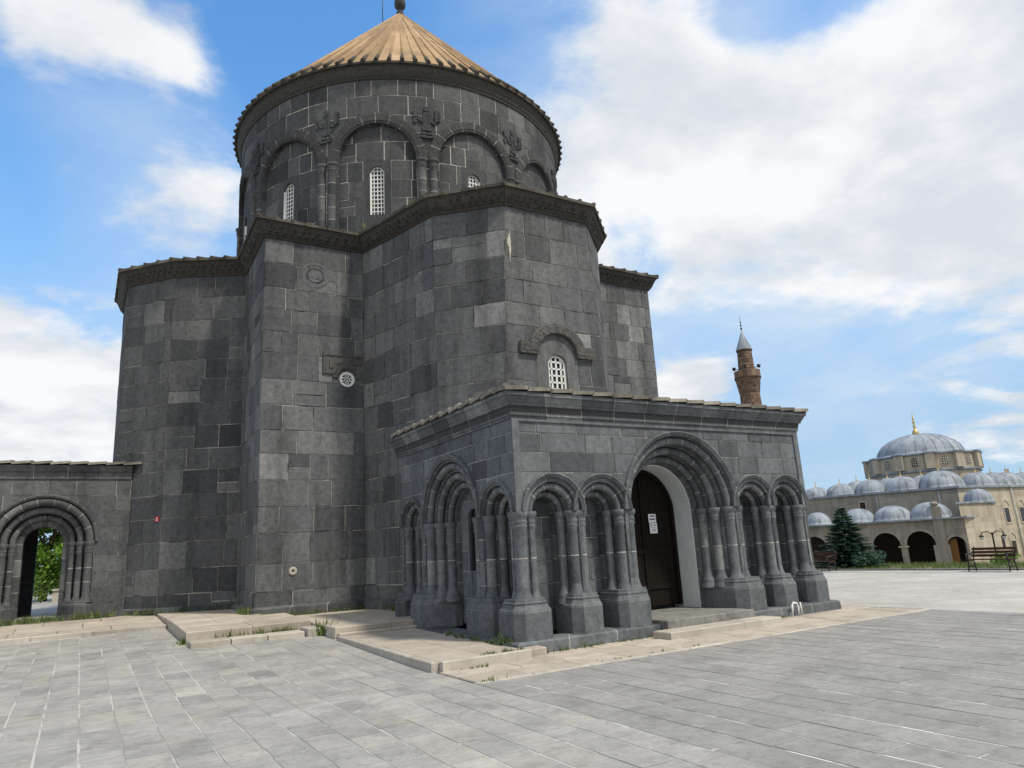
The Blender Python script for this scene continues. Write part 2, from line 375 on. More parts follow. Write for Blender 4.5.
M_bedL = bedmat('joint_left', (.45, .44, .415), .48, (.27, .262, .245))
M_bedR = bedmat('joint_right', (.62, .605, .57), .49, (.20, .195, .185))
M_walk = stone('pavement_slab', [(0, (.33, .295, .25)), (.5, (.395, .353, .30)), (1, (.455, .41, .35))], .2, .15, brown=(.33, .265, .21), bump_s=.2, grain=.35)
M_kerb = stone('kerb_stone', [(0, (.34, .315, .275)), (.5, (.405, .38, .335)), (1, (.48, .45, .395))], .2, .15, brown=(.3, .26, .2), bump_s=.2, grain=.35)
M_grey = stone('grey_step', [(0, (.17, .17, .165)), (.5, (.22, .22, .21)), (1, (.27, .265, .25))], .3, .2, brown=(.2, .19, .16), bump_s=.2)
def leafmat(name, a, bb, sub=.0):
    mm, t, b = mat(name)
    t.links.new(ramp(t, attr(t), [(0, a), (1, bb)]), b.inputs['Base Color']); b.inputs['Roughness'].default_value = .6
    tr = t.nodes.new('ShaderNodeBsdfTranslucent'); t.links.new(ramp(t, attr(t), [(0, tuple(c * 1.3 for c in a)), (1, tuple(c * 1.3 for c in bb))]), tr.inputs[0])
    ms = t.nodes.new('ShaderNodeMixShader'); ms.inputs[0].default_value = .3
    t.links.new(b.outputs[0], ms.inputs[1]); t.links.new(tr.outputs[0], ms.inputs[2])
    t.links.new(ms.outputs[0], [n for n in t.nodes if n.type == 'OUTPUT_MATERIAL'][0].inputs[0])
    return mm
M_leaf = leafmat('broad_leaves', (.075, .15, .02), (.20, .36, .045))
M_fir = leafmat('fir_needles', (.022, .06, .042), (.08, .16, .105))
M_grass = leafmat('grass_blades', (.05, .09, .02), (.17, .22, .06))
M_bark = plain('bark', (.07, .05, .035), .9, var=.4, scale=6)
M_soil = plain('dry_ground', (.21, .19, .14), .95, var=.3, scale=.4)

# ------------------------------------------------------------------ masonry builders
def beta(r): return min(1, max(0, r.gauss(.48, .215)))
def plane_map(p0, p1, nrm=None, p0b=None, p1b=None, zt=1, zb=0):
    """wall strip from p0 to p1 (plan); outside on the right-hand side when walking p0 -> p1"""
    p0, p1 = Vector(p0), Vector(p1); L = (p1 - p0).length
    t = (p1 - p0) / L; n = Vector((t.y, -t.x))
    b0 = Vector(p0b) if p0b else p0; b1 = Vector(p1b) if p1b else p1
    def P(u, v, d=0):
        k = (v - zb) / (zt - zb)
        a = b0 + (p0 - b0) * k; c = b1 + (p1 - b1) * k
        q = a + (c - a) * (u / L) + n * d
        return (q.x, q.y, v)
    return P, L
def cyl_map(c, R, a0):
    def P(u, v, d=0):
        a = a0 + u / R
        return (c[0] + (R + d) * math.cos(a), c[1] + (R + d) * math.sin(a), v)
    return P
def courses(z0, z1, h, r, jit=.16):
    n = max(1, round((z1 - z0) / h)); hs = [1 + r.uniform(-jit, jit) for _ in range(n)]; s = sum(hs); o = [z0]
    for x in hs: o.append(o[-1] + x / s * (z1 - z0))
    return o
def ashlar(mb, P, u0, u1, cs, wr, r, arches=(), holes=(), joint=.011, back=.012, du=None, ms=(0, 1), jit=.011, tb=0.):
    def bottom(u, v):
        for uc, R, sp in arches:
            if abs(u - uc) < R: v = max(v, sp + math.sqrt(R * R - (u - uc) ** 2))
        return v
    def samples(a, b):
        s = {a, b}
        hit = False
        for uc, R, sp in arches:
            if b > uc - R and a < uc + R:
                hit = True
                for q in (uc - R - 1e-4, uc - R + 1e-4, uc + R - 1e-4, uc + R + 1e-4):
                    if a < q < b: s.add(q)
                k = a
                while k < b: s.add(k); k += max(.03, R / 24)
        if du:
            n = max(1, math.ceil((b - a) / du)); s |= {a + (b - a) * i / n for i in range(n + 1)}
        return sorted(s), hit
    def emit(a, b, v0, v1, depth, mt, tint, sides):
        ss, hit = samples(a, b)
        j4 = [r.uniform(-jit, jit) for _ in range(4)] if sides else [0] * 4
        run = []
        runs = []
        for u in ss:
            bt = bottom(u, v0)
            if bt < v1 - 1e-4: run.append((u, bt))
            else:
                if len(run) > 1: runs.append(run)
                run = []
        if len(run) > 1: runs.append(run)
        for q in runs:
            def vv(u, bt):
                k = (u - a) / (b - a)
                return (bt + (j4[0] * (1 - k) + j4[1] * k if bt == v0 else 0), v1 + j4[2] * (1 - k) + j4[3] * k)
            if du and not hit or len(q) <= 2:
                seq = list(zip(q[:-1], q[1:]))
                for (ua, ba), (ub, bb) in seq:
                    x, y = vv(ua, ba), vv(ub, bb)
                    mb.face([P(ua, x[0], depth), P(ub, y[0], depth), P(ub, y[1], depth), P(ua, x[1], depth)], mt, tint)
            else:
                for (ua, ba), (ub, bb) in zip(q[:-1], q[1:]):
                    if ub - ua < 5e-4: continue
                    x, y = vv(ua, ba), vv(ub, bb)
                    mb.face([P(ua, x[0], depth), P(ub, y[0], depth), P(ub, y[1], depth), P(ua, x[1], depth)], mt, tint)
            if sides:
                lo = [(u, vv(u, bt)[0]) for u, bt in q]; hi = [(u, vv(u, bt)[1]) for u, bt in q][::-1]
                loop = lo + hi
                for k in range(len(loop)):
                    A, B = loop[k], loop[(k + 1) % len(loop)]
                    mb.face([P(A[0], A[1], depth), P(A[0], A[1], depth - back - .012), P(B[0], B[1], depth - back - .012), P(B[0], B[1], depth)], mt, tint)
    for v0, v1 in zip(cs[:-1], cs[1:]):
        edges = [u0]
        while edges[-1] < u1 - wr[0] * .6: edges.append(edges[-1] + r.uniform(*wr))
        if u1 - edges[-1] < wr[0] * .5 and len(edges) > 1: edges[-1] = u1
        else: edges.append(u1)
        edges[-1] = u1
        ivs = list(zip(edges[:-1], edges[1:]))
        for h in holes:
            if h[2] < (v0 + v1) / 2 < h[3]:
                nv = []
                for a, b in ivs:
                    if b <= h[0] or a >= h[1]: nv.append((a, b)); continue
                    if a < h[0] - .05: nv.append((a, h[0]))
                    if b > h[1] + .05: nv.append((h[1], b))
                ivs = nv
        for a, b in ivs:
            j = joint * r.uniform(.55, 1.25)
            dj = (-.004, .010) if jit > .004 else (-.002, .003)
            if jit > .004 and b - a > .45 and r.random() < .07:
                vm = v0 + (v1 - v0) * r.uniform(.35, .65)
                for va, vb in ((v0, vm), (vm, v1)): emit(a + j, b - j, va + j, vb - j, r.uniform(*dj), ms[0], min(1, max(0, beta(r) + tb)), True)
            else:
                emit(a + j, b - j, v0 + j, v1 - j, r.uniform(*dj), ms[0], min(1, max(0, beta(r) + tb)), True)
        # mortar bed behind
        cuts = sorted({u0, u1} | {x for h in holes if h[2] < (v0 + v1) / 2 < h[3] for x in h[:2] if u0 < x < u1})
        for a, b in zip(cuts[:-1], cuts[1:]):
            if any(h[0] - 1e-4 <= a and b <= h[1] + 1e-4 and h[2] < (v0 + v1) / 2 < h[3] for h in holes): continue
            emit(a, b, v0, v1, -back, ms[1], .5, False)
def arch_sweep(mb, M, uc, sp, zb, prof, r, step=.42, g=.007, ms=(0, 1), jambs=True, tb=.05):
    """carry a stepped section prof [(radius, depth)] up one jamb, round the arch and down the other, as separate stones"""
    Rm = max(p[0] for p in prof)
    st = []
    path = []
    def stones(a, b, n, gg):
        o = []
        for k in range(n):
            x0, x1 = a + (b - a) * k / n, a + (b - a) * (k + 1) / n
            s = 1 if b > a else -1
            o.append((x0 + s * gg, x1 - s * gg))
        return o
    segs = []
    if jambs:
        for a, b in stones(zb, sp, max(1, round((sp - zb) / .46)), g): segs.append(('L', a, b))
    for a, b in stones(PI, 0, max(5, round(PI * Rm / step)), g / Rm): segs.append(('A', a, b))
    if jambs:
        for a, b in stones(sp, zb, max(1, round((sp - zb) / .46)), g): segs.append(('R', a, b))
    def row(kind, x):
        o = []
        for R, d in prof:
            if kind == 'L': o.append(M(uc - R, x, d))
            elif kind == 'R': o.append(M(uc + R, x, d))
            else: o.append(M(uc + R * math.cos(x), sp + R * math.sin(x), d))
        return o
    last = None
    for kind, a, b in segs:
        n = 1 if kind != 'A' else max(2, math.ceil(abs(b - a) / .16))
        rows = [row(kind, a + (b - a) * k / n) for k in range(n + 1)]
        if last: mb.grid([last, rows[0]], ms[1], .5, False)
        mb.grid(rows, ms[0], min(1, max(0, beta(r) + tb)), False)
        last = rows[-1]
def arch_roll(mb, M, uc, sp, R, d, rad, r, a0=PI, a1=0., ms=(0, 1), step=.42):
    n = max(5, round(PI * R / step)); g = .007 / R
    last = None
    for k in range(n):
        x0, x1 = a0 + (a1 - a0) * k / n - g, a0 + (a1 - a0) * (k + 1) / n + g
        q = max(2, math.ceil(abs(x1 - x0) / .14)); rows = []
        for i in range(q + 1):
            x = x0 + (x1 - x0) * i / q
            rows.append([M(uc + (R + rad * math.cos(w)) * math.cos(x), sp + (R + rad * math.cos(w)) * math.sin(x), d + rad * math.sin(w)) for w in [2 * PI * j / 10 for j in range(10)]])
        if last: mb.grid([last, rows[0]], ms[1], .5, True, True)
        mb.grid(rows, ms[0], min(1, max(0, beta(r) + .08)), True, True)
        last = rows[-1]
def sweep_path(mb, path, prof, closed=False, r=None, stone_len=None, g=.008, ms=(0, 1), smooth=False, tb=0.):
    """moulding section prof [(offset, z)] along a plan path with mitred corners"""
    pts = [Vector(p) for p in path]; n = len(pts)
    nr = []
    for i in range(n):
        if closed: a, b = pts[i] - pts[i - 1], pts[(i + 1) % n] - pts[i]
        else: a = pts[i] - pts[max(0, i - 1)] if i > 0 else pts[1] - pts[0]; b = pts[i + 1] - pts[i] if i < n - 1 else a
        a = a.normalized(); b = b.normalized()
        na, nb = Vector((a.y, -a.x)), Vector((b.y, -b.x)); mm_ = (na + nb).normalized()
        nr.append(mm_ / max(.35, mm_.dot(na)))
    for i in range(n if closed else n - 1):
        A, B = pts[i], pts[(i + 1) % n]; nA, nB = nr[i], nr[(i + 1) % n]; L = (B - A).length
        k = max(1, round(L / stone_len)) if stone_len else 1
        last = None
        for q in range(k):
            t0, t1 = q / k + (g / L if stone_len else 0), (q + 1) / k - (g / L if stone_len else 0)
            rows = []
            for t in (t0, t1):
                c = A + (B - A) * t; nn = nA + (nB - nA) * t
                rows.append([(c.x + nn.x * d, c.y + nn.y * d, z) for d, z in prof])
            if last and len(ms) > 1: mb.grid([last, rows[0]], ms[1], .5, False)
            mb.grid(rows, ms[0], min(1, max(0, (beta(r) if r else .5) + tb)), smooth)
            last = rows[1]
    return nr
def column_mesh(x, y, z0, zb, zs, zc, rad, r, fl=.7):
    """engaged column: base rings, shaft drums with pale joints, capital rings"""
    mb = MB()
    H = zb - z0; prof = [(rad * (1 + .95 * fl), z0), (rad * (1 + .85 * fl), z0 + H * .18), (rad * (1 + .52 * fl), z0 + H * .34), (rad * (1 + .58 * fl), z0 + H * .40), (rad * (1 + .5 * fl), z0 + H * .46), (rad * (1 + .24 * fl), z0 + H * .66), (rad * (1 + .06 * fl), z0 + H * .86), (rad, zb)]
    n = max(2, round((zs - zb) / .47)); mts = [0] * (len(prof) - 1); tn = [r.uniform(.4, .7)] * (len(prof) - 1)
    for k in range(n):
        z = zb + (zs - zb) * (k + 1) / n
        prof.append((rad, z - .02)); mts.append(0); tn.append(beta(r) + .12)
        if k < n - 1: prof.append((rad, z)); mts.append(1); tn.append(.5)
    h = zc - zs
    for a, b in ((1.16, .08), (1.2, .16), (1.04, .24), (1.18, .34), (1.22, .42), (1.06, .5), (1.2, .62), (1.4, .76), (1.42, .98), (1.35, 1.)):
        prof.append((rad * a, zs + h * b)); mts.append(0); tn.append(.55)
    mb.lathe(prof, (x, y, 0), 14, matf=lambda a, b: mts[a], tintf=lambda a, b: min(1, tn[a]))
    return mb
def pedestal(mb, poly, cx, cy, z0, z1, z2, shrink, r):
    """polygonal pier base with a splayed top"""
    t = r.uniform(.35, .6)
    mb.prism(poly, z0, z1, 0, t)
    top = [(cx + (x - cx) * shrink, cy + (y - cy) * shrink) for x, y in poly]
    mid = [(cx + (x - cx) * (shrink + (1 - shrink) * .35), cy + (y - cy) * (shrink + (1 - shrink) * .35)) for x, y in poly]
    lip = [(cx + (x - cx) * .985, cy + (y - cy) * .985) for x, y in poly]
    mb.prism(lip, z1 + .001, z1 + .03, 0, t + .1)
    def sc_(f): return [(cx + (x - cx) * f, cy + (y - cy) * f) for x, y in poly]
    q = 1 - shrink
    rows = [[(x, y, z1 + (z2 - z1) * k) for x, y in sc_(f)] for f, k in ((.985, .1), (1 - .42 * q, .3), (1 - .7 * q, .52), (1 - .72 * q, .6), (1 - .64 * q, .63), (1 - .64 * q, .72), (1 - .9 * q, .78), (shrink, 1.0))]
    mb.grid(rows, 0, t + .08, False, True); mb.face(rows[-1], 0, t)
    mb.prism(sc_(.988), z1 - .006, z1 + .004, 1, .5)
def lattice(mb, M, u0, u1, v0, v1, nu, nv, bar, d, arch=True, th=.02, mt=0):
    """arched window grille in white bars with its rim; M(u, v, depth)"""
    uc = (u0 + u1) / 2; R = (u1 - u0) / 2; sp = v1 - R if arch else v1
    def top(u): return sp + math.sqrt(max(0, R * R - (u - uc) ** 2)) if arch else v1
    def bx(a, b, c, e):
        p = [M(a, c, d), M(b, c, d), M(b, e, d), M(a, e, d), M(a, c, d + th), M(b, c, d + th), M(b, e, d + th), M(a, e, d + th)]
        for q in ((0, 1, 2, 3), (7, 6, 5, 4), (0, 4, 5, 1), (1, 5, 6, 2), (2, 6, 7, 3), (3, 7, 4, 0)): mb.face([p[k] for k in q], mt)
    for k in range(1, nu):
        u = u0 + (u1 - u0) * k / nu; bx(u - bar / 2, u + bar / 2, v0, top(u))
    for k in range(1, nv):
        v = v0 + (v1 - v0) * k / nv
        hw = R if v < sp else math.sqrt(max(0, R * R - (v - sp) ** 2))
        if hw > bar: bx(uc - hw, uc + hw, v - bar / 2, v + bar / 2)
    rim = bar * 1.3
    path = [(u0, v0), (u0, sp)] + [(uc + R * math.cos(a), sp + R * math.sin(a)) for a in [PI - PI * k / 12 for k in range(1, 12)]] + [(u1, sp), (u1, v0)] if arch else [(u0, v0), (u0, v1), (u1, v1), (u1, v0)]
    inn = [(uc + (u - uc) * (1 - rim / R), v if v <= sp + 1e-6 else sp + (v - sp) * (1 - rim / R)) for u, v in path]
    mb.grid([[M(u, v, d - .012) for u, v in path], [M(u, v, d - .012) for u, v in inn], [M(u, v, d + th) for u, v in inn]], mt, .5, False)
    bx(u0, u1, v0, v0 + rim)
def arched_pane(mb, M, u0, u1, v0, v1, d, mt=0):
    uc = (u0 + u1) / 2; R = (u1 - u0) / 2; sp = v1 - R
    mb.face([M(u0, v0, d), M(u1, v0, d), M(u1, sp, d)] + [M(uc + R * math.cos(a), sp + R * math.sin(a), d) for a in [PI * k / 12 for k in range(1, 12)]] + [M(u0, sp, d)], mt)
def surround(mb, M, ru0, ru1, rv0, rv1, u0, u1, v1, depth, mt=0, tint=.55, v0=None):
    """one slab with an arched opening cut through it, and the reveal behind"""
    uc = (u0 + u1) / 2; R = (u1 - u0) / 2; sp = v1 - R; v0 = rv0 if v0 is None else v0
    N = 16
    us = [uc - R * math.cos(PI * k / N) for k in range(N + 1)]
    for a, b in zip(us[:-1], us[1:]):
        ta, tb_ = sp + math.sqrt(max(0, R * R - (a - uc) ** 2)), sp + math.sqrt(max(0, R * R - (b - uc) ** 2))
        mb.face([M(a, ta, 0), M(b, tb_, 0), M(b, rv1, 0), M(a, rv1, 0)], mt, tint)
        mb.face([M(a, ta, 0), M(b, tb_, 0), M(b, tb_, depth), M(a, ta, depth)], mt, tint)
    mb.face([M(ru0, rv0, 0), M(u0, rv0, 0), M(u0, rv1, 0), M(ru0, rv1, 0)], mt, tint)
    mb.face([M(u1, rv0, 0), M(ru1, rv0, 0), M(ru1, rv1, 0), M(u1, rv1, 0)], mt, tint)
    if v0 > rv0: mb.face([M(u0, rv0, 0), M(u1, rv0, 0), M(u1, v0, 0), M(u0, v0, 0)], mt, tint)
    for u in (u0, u1): mb.face([M(u, v0, 0), M(u, sp, 0), M(u, sp, depth), M(u, v0, depth)], mt, tint)
    mb.face([M(u0, v0, 0), M(u1, v0, 0), M(u1, v0, depth), M(u0, v0, depth)], mt, tint + .2)

def ss(x): x = min(1, max(0, x)); return x * x * (3 - 2 * x)
def hgt(x, y):
    """the plaza rises gently to the back on the left of the porch"""
    return .026 * min(max(y, 0), 16) * min(1, max(0, 1 - x / 8))

# ------------------------------------------------------------------ ground
def sheet(name, xs, ys, zf, mm, label=None):
    mb = MB()
    mb.grid([[(x, y, zf(x, y)) for x in xs] for y in ys], 0, .5, True)
    o = mb.build(name, mm); tag(o, kind='structure'); return o
def fr(a, b, n): return [a + (b - a) * k / n for k in range(n + 1)]
def low(x, y):
    z = hgt(x, y) - .06
    if x > 23.0: z = -.06 - 1.62 * ss((x - 27) / 22)
    return z
sheet('ground', [-3000, -600, -150, -60, -30, -15, -5, 0, 4, 8, 15, 23.5, 26, 28, 31, 34, 38, 42, 46, 50, 60, 120, 600, 3000],
      [-3000, -600, -150, -60, -30, -10, 0, 4, 8, 12, 16, 20, 30, 60, 150, 600, 3000], low, M_soil)
def paving(mb, x0, x1, y0, y1, row, ln, r, joint=.008, tilt=.004):
    """rows of slabs running along y, each slab its own stone"""
    nrow = max(1, round((x1 - x0) / row)); rw = (x1 - x0) / nrow
    for k in range(nrow):
        xa, xb = x0 + k * rw, x0 + (k + 1) * rw; y = y0 - r.uniform(0, ln[1])
        while y < y1:
            l = r.uniform(*ln); ya, yb = max(y, y0), min(y + l, y1); y += l
            if yb - ya < .06: continue
            j = [joint * r.uniform(.7, 2.2), joint * r.uniform(.3, 1.1), joint * r.uniform(.7, 2.2), joint * r.uniform(.3, 1.1)]; dz = r.uniform(-.003, .003)
            p = [(xa + j[0], ya + j[1]), (xb - j[2], ya + j[1]), (xb - j[2], yb - j[3]), (xa + j[0], yb - j[3])]
            p = [(u + r.uniform(-.005, .005), v + r.uniform(-.005, .005)) for u, v in p]
            t = min(1, max(0, r.gauss(.5, .18)))
            top = [(u, v, hgt(u, v) + .008 + dz * .5 + r.uniform(-tilt, tilt) * .4) for u, v in p]
            mb.face(top, 0, t)
            for i in range(4):
                A, B = top[i], top[(i + 1) % 4]; mb.face([A, (A[0], A[1], A[2] - .02), (B[0], B[1], B[2] - .02), B], 0, t)
rv = random.Random(5)
mb = MB(); paving(mb, -26.05, -2.05, -9, 11.4, .40, (.42, .78), rv)
tag(mb.build('plaza', M_slabL, fix=False), kind='structure')
mb = MB(); paving(mb, -2.05, 9.5, -14, -2.05, .47, (.7, 1.3), rv, .010)
tag(mb.build('plaza', M_slabR, fix=False), kind='structure')
def bed(x, y): return hgt(x, y) + .004
sheet('plaza', fr(-26.05, -2.05, 12), fr(-9, 0, 3) + fr(1, 14, 13), bed, M_bedL)
sheet('plaza', fr(-2.05, 9.5, 8), fr(-14, -2.0, 6), bed, M_bedR)
sheet('plaza', fr(-60, -26.05, 4), fr(-60, 0, 4) + fr(1, 48, 24), hgt, M_pavL)
sheet('plaza', fr(-26.05, 9.5, 8), fr(-60, -14, 4), lambda x, y: .004, M_pavL)
sheet('plaza', fr(-26.05, -2.05, 3), fr(-14, -9, 2), lambda x, y: .003, M_pavL)
sheet('plaza', fr(-26.05, -2.05, 12), fr(14.001, 48, 17), hgt, M_pavL)
sheet('plaza', fr(9.5, 23.6, 6), fr(-60, 70, 10), lambda x, y: 0, M_pavF)
mb = MB(); mb.box(23.6, 23.85, -60, 70, -.4, .06, 0, .4); mb.box(22.3, 22.45, -60, 70, -.2, .004, 0, .1)
tag(mb.build('kerb', M_grey), kind='structure')
# pavements round the church
rp = random.Random(3)
def slab_row(mb, x0, x1, y0, y1, zt, zb, along='x', ln=.9, g=.006, mt=0, bev=.015):
    a, b = (x0, x1) if along == 'x' else (y0, y1)
    e = [a]
    while e[-1] < b - ln * .6: e.append(e[-1] + ln * rp.uniform(.8, 1.2))
    e[-1] = b
    for p, q in zip(e[:-1], e[1:]):
        dz = rp.uniform(-.006, .006); t = beta(rp)
        X0, X1, Y0, Y1 = (p + g, q - g, y0, y1) if along == 'x' else (x0, x1, p + g, q - g)
        zf = (lambda x, y: zt(x, y) + dz) if callable(zt) else (lambda x, y: zt + dz)
        lo = [(X0, Y0), (X1, Y0), (X1, Y1), (X0, Y1)]
        inn = [(X0 + bev, Y0 + bev), (X1 - bev, Y0 + bev), (X1 - bev, Y1 - bev), (X0 + bev, Y1 - bev)]
        r0 = [(x, y, zb) for x, y in lo]; r1 = [(x, y, zf(x, y) - bev) for x, y in lo]; r2 = [(x, y, zf(x, y)) for x, y in inn]
        mb.grid([r0, r1, r2], mt, t, False, True); mb.face(r2, mt, t)
mb = MB()
for k in range(3): slab_row(mb, -2.0, 9.38, -1.92 + k * .64, -1.92 + (k + 1) * .64 - .01, .012, -.2, 'x', 1.0)
slab_row(mb, 8.6, 9.38, .0, 14, .012, -.2, 'y', 1.0)
tag(mb.build('pavement', M_walk), kind='structure')
mb = MB(); slab_row(mb, -2.05, 9.5, -2.05, -1.93, .02, -.2, 'x', 1.1); slab_row(mb, 9.39, 9.5, -1.92, 14, .02, -.2, 'y', 1.1)
tag(mb.build('kerb', M_kerb), kind='structure')
mb = MB()
slab_row(mb, -1.97, -1.1, -.6, 4.28, lambda x, y: .15 + .012 * max(0, y), -.2, 'y', 1.3)
slab_row(mb, -1.09, .1, -.6, 4.28, lambda x, y: .15 + .012 * max(0, y), -.2, 'y', 1.1)
tag(mb.build('pavement', M_walk), kind='structure')
mb = MB(); slab_row(mb, -2.1, -1.98, -.62, 4.28, lambda x, y: .16 + .012 * max(0, y), -.2, 'y', 1.2); slab_row(mb, -1.97, -.3, -.75, -.61, .17, -.2, 'x', 1.2)
tag(mb.build('kerb', M_kerb), kind='structure')
mb = MB()
slab_row(mb, -2.08, .4, 4.5, 6.6, .375, -.2, 'x', 1.2); slab_row(mb, -2.08, .6, 6.61, 9.2, .375, -.2, 'x', 1.4)
slab_row(mb, -2.04, .4, 4.3, 4.49, .25, -.2, 'x', 1.4)
tag(mb.build('pavement', M_walk), kind='structure')
mb = MB(); 
for k in range(2): slab_row(mb, -4.86, -2.1, 6.35 + k * 1.3, 6.35 + (k + 1) * 1.3 - .01, lambda x, y: .43 + .02 * (y - 6.3), -.2, 'x', 1.4)
slab_row(mb, -4.86, -2.7, 8.96, 14, .5, -.2, 'x', 1.1)
tag(mb.build('stone_platform', M_walk), kind='structure')
mb = MB(); slab_row(mb, -4.86, -2.45, 5.55, 6.1, .27, -.2, 'x', .75, .012); slab_row(mb, -2.43, -2.12, 5.4, 6.1, .33, -.2, 'x', .4, .01)
tag(mb.build('kerb', M_kerb), kind='structure')
mb = MB()
for y0, y1 in ((10.35, 11.6), (11.61, 13.0), (13.01, 14.9)): slab_row(mb, -30, -4.88, y0, y1, lambda x, y: hgt(x, y) + .1, -.2, 'x', 1.3)
tag(mb.build('pavement', M_walk), kind='structure')
mb = MB(); slab_row(mb, -30, -4.88, 10.2, 10.34, lambda x, y: hgt(x, y) + .11, -.2, 'x', 1.2)
tag(mb.build('kerb', M_kerb), kind='structure')

# ------------------------------------------------------------------ the church
church = empty('stone_church', (4.6, 16.3, .3), 'tall dark basalt church with round drum and conical tan stone roof', 'church')
DC = (4.72, 16.28)                                   # centre of the drum
ZE = 11.52                                           # underside of the main eaves
rr = random.Random(11)
per = [(-2.75, 12.5), (-2.83, 9.25), (.27, 9.25), (1.22, 5.9), (2.81, 4.4), (5.75, 4.4), (7.34, 5.9), (8.35, 8.2), (11.62, 8.2), (11.65, 12.2),
       (13.7, 13.5), (15.1, 15.1), (15.1, 18.1), (13.7, 19.7), (11.5, 20.7), (11.5, 23.8), (8.3, 23.8), (7.34, 27), (5.75, 28.5), (2.81, 28.5), (1.22, 27),
       (.27, 23.8), (-2.83, 23.8), (-2.75, 20.8), (-4.87, 19.8), (-6.21, 18.2), (-6.21, 15.2), (-4.87, 13.65)]
bat = {4: (2.30, 4.30), 5: (6.22, 4.30)}             # the front corners of the near apse lean in towards the top
csv = courses(.3, ZE, .76, rr, .12)
def near(v): return min(csv, key=lambda q: abs(q - v))
WIN = (4.28 - 2.81, 6.22, 7.14)                      # near apse window: u centre on its face, sill, crown
names = {}
apse_wall = {'near': MB(), 'left': MB(), 'far': MB()}
tower = {'left': MB(), 'right': MB(), 'far': MB(), 'farther': MB()}
for i in range(len(per)):
    a, b = per[i], per[(i + 1) % len(per)]
    P, L = plane_map(a, b, None, bat.get(i), bat.get((i + 1) % len(per)), ZE, .3)
    if i in (2, 3, 4, 5, 6): mb = apse_wall['near']
    elif i in (26, 25, 27, 24, 23): mb = apse_wall['left']
    elif i in (0, 1): mb = tower['left']
    elif i in (7, 8): mb = tower['right']
    elif i in (14, 15): mb = tower['far']
    elif i in (21, 22): mb = tower['farther']
    else: mb = apse_wall['far']
    holes = []
    if i == 4: holes = [(WIN[0] - .62, WIN[0] + .62, near(5.4), near(7.5))]
    if i == 1: holes = [(2.1, 2.98, near(7.05), near(7.75))]
    cs = csv
    vis = i in (0, 1, 2, 3, 4, 5, 7, 8, 26, 27, 6)
    ashlar(mb, P, 0, L, cs, (.5, 1.15) if vis else (1.2, 2.0), rr, (), holes, .013, .014)
part(apse_wall['near'], 'apse_wall', [M_wall, M_mort], church)
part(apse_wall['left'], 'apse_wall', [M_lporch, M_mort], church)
part(apse_wall['far'], 'apse_wall', [M_wall, M_mort], church)
for k in tower: part(tower[k], 'corner_wall', [M_wall, M_mort], church)
# plinth ledge at the foot of the walls
mb = MB(); sweep_path(mb, per, [(.16, .2), (.16, .60), (.02, .66)], True, rr, .9)
part(mb, 'plinth', [M_lporch, M_mort], church)
# carved eaves cornice
mb = MB()
sweep_path(mb, per, [(-.02, ZE - .03), (.05, ZE - .02), (.07, ZE + .03), (.11, ZE + .06), (.24, ZE + .36), (.27, ZE + .39), (.27, ZE + .44), (-.02, ZE + .44)], True, rr, .62, .006, (0, 0))
# drilled rosettes worked into the slope of the cornice
pts = [Vector(p) for p in per]
for i in (26, 27, 0, 1, 2, 3, 4, 5, 7, 8):
    A, B = pts[i], pts[(i + 1) % len(pts)]; L = (B - A).length; t = (B - A) / L; n = Vector((t.y, -t.x))
    k = int(L / .21)
    for q in range(k):
        u = (q + .5) * L / k
        for (dd, zz) in ((.143, .135), (.2, .265)):
            c = A + t * (u + (0 if dd < .2 else .1) + rr.uniform(-.02, .02)) + n * (dd + .01); rad = rr.uniform(.05, .072)
            if rr.random() < .16: continue
            ax = Vector((n.x, n.y, -.6)).normalized(); e1 = Vector((t.x, t.y, 0)); e2 = ax.cross(e1)
            ce = Vector((c.x, c.y, ZE + zz))
            ring = [[ce + (e1 * math.cos(w) + e2 * math.sin(w)) * rd + ax * hh for w in [2 * PI * j / 7 for j in range(7)]] for rd, hh in ((rad, -.01), (rad * .85, .03), (rad * .5, .028), (rad * .35, -.02))]
            mb.grid(ring, 0, .5, False, True)
part(mb, 'cornice', [M_corn], church)
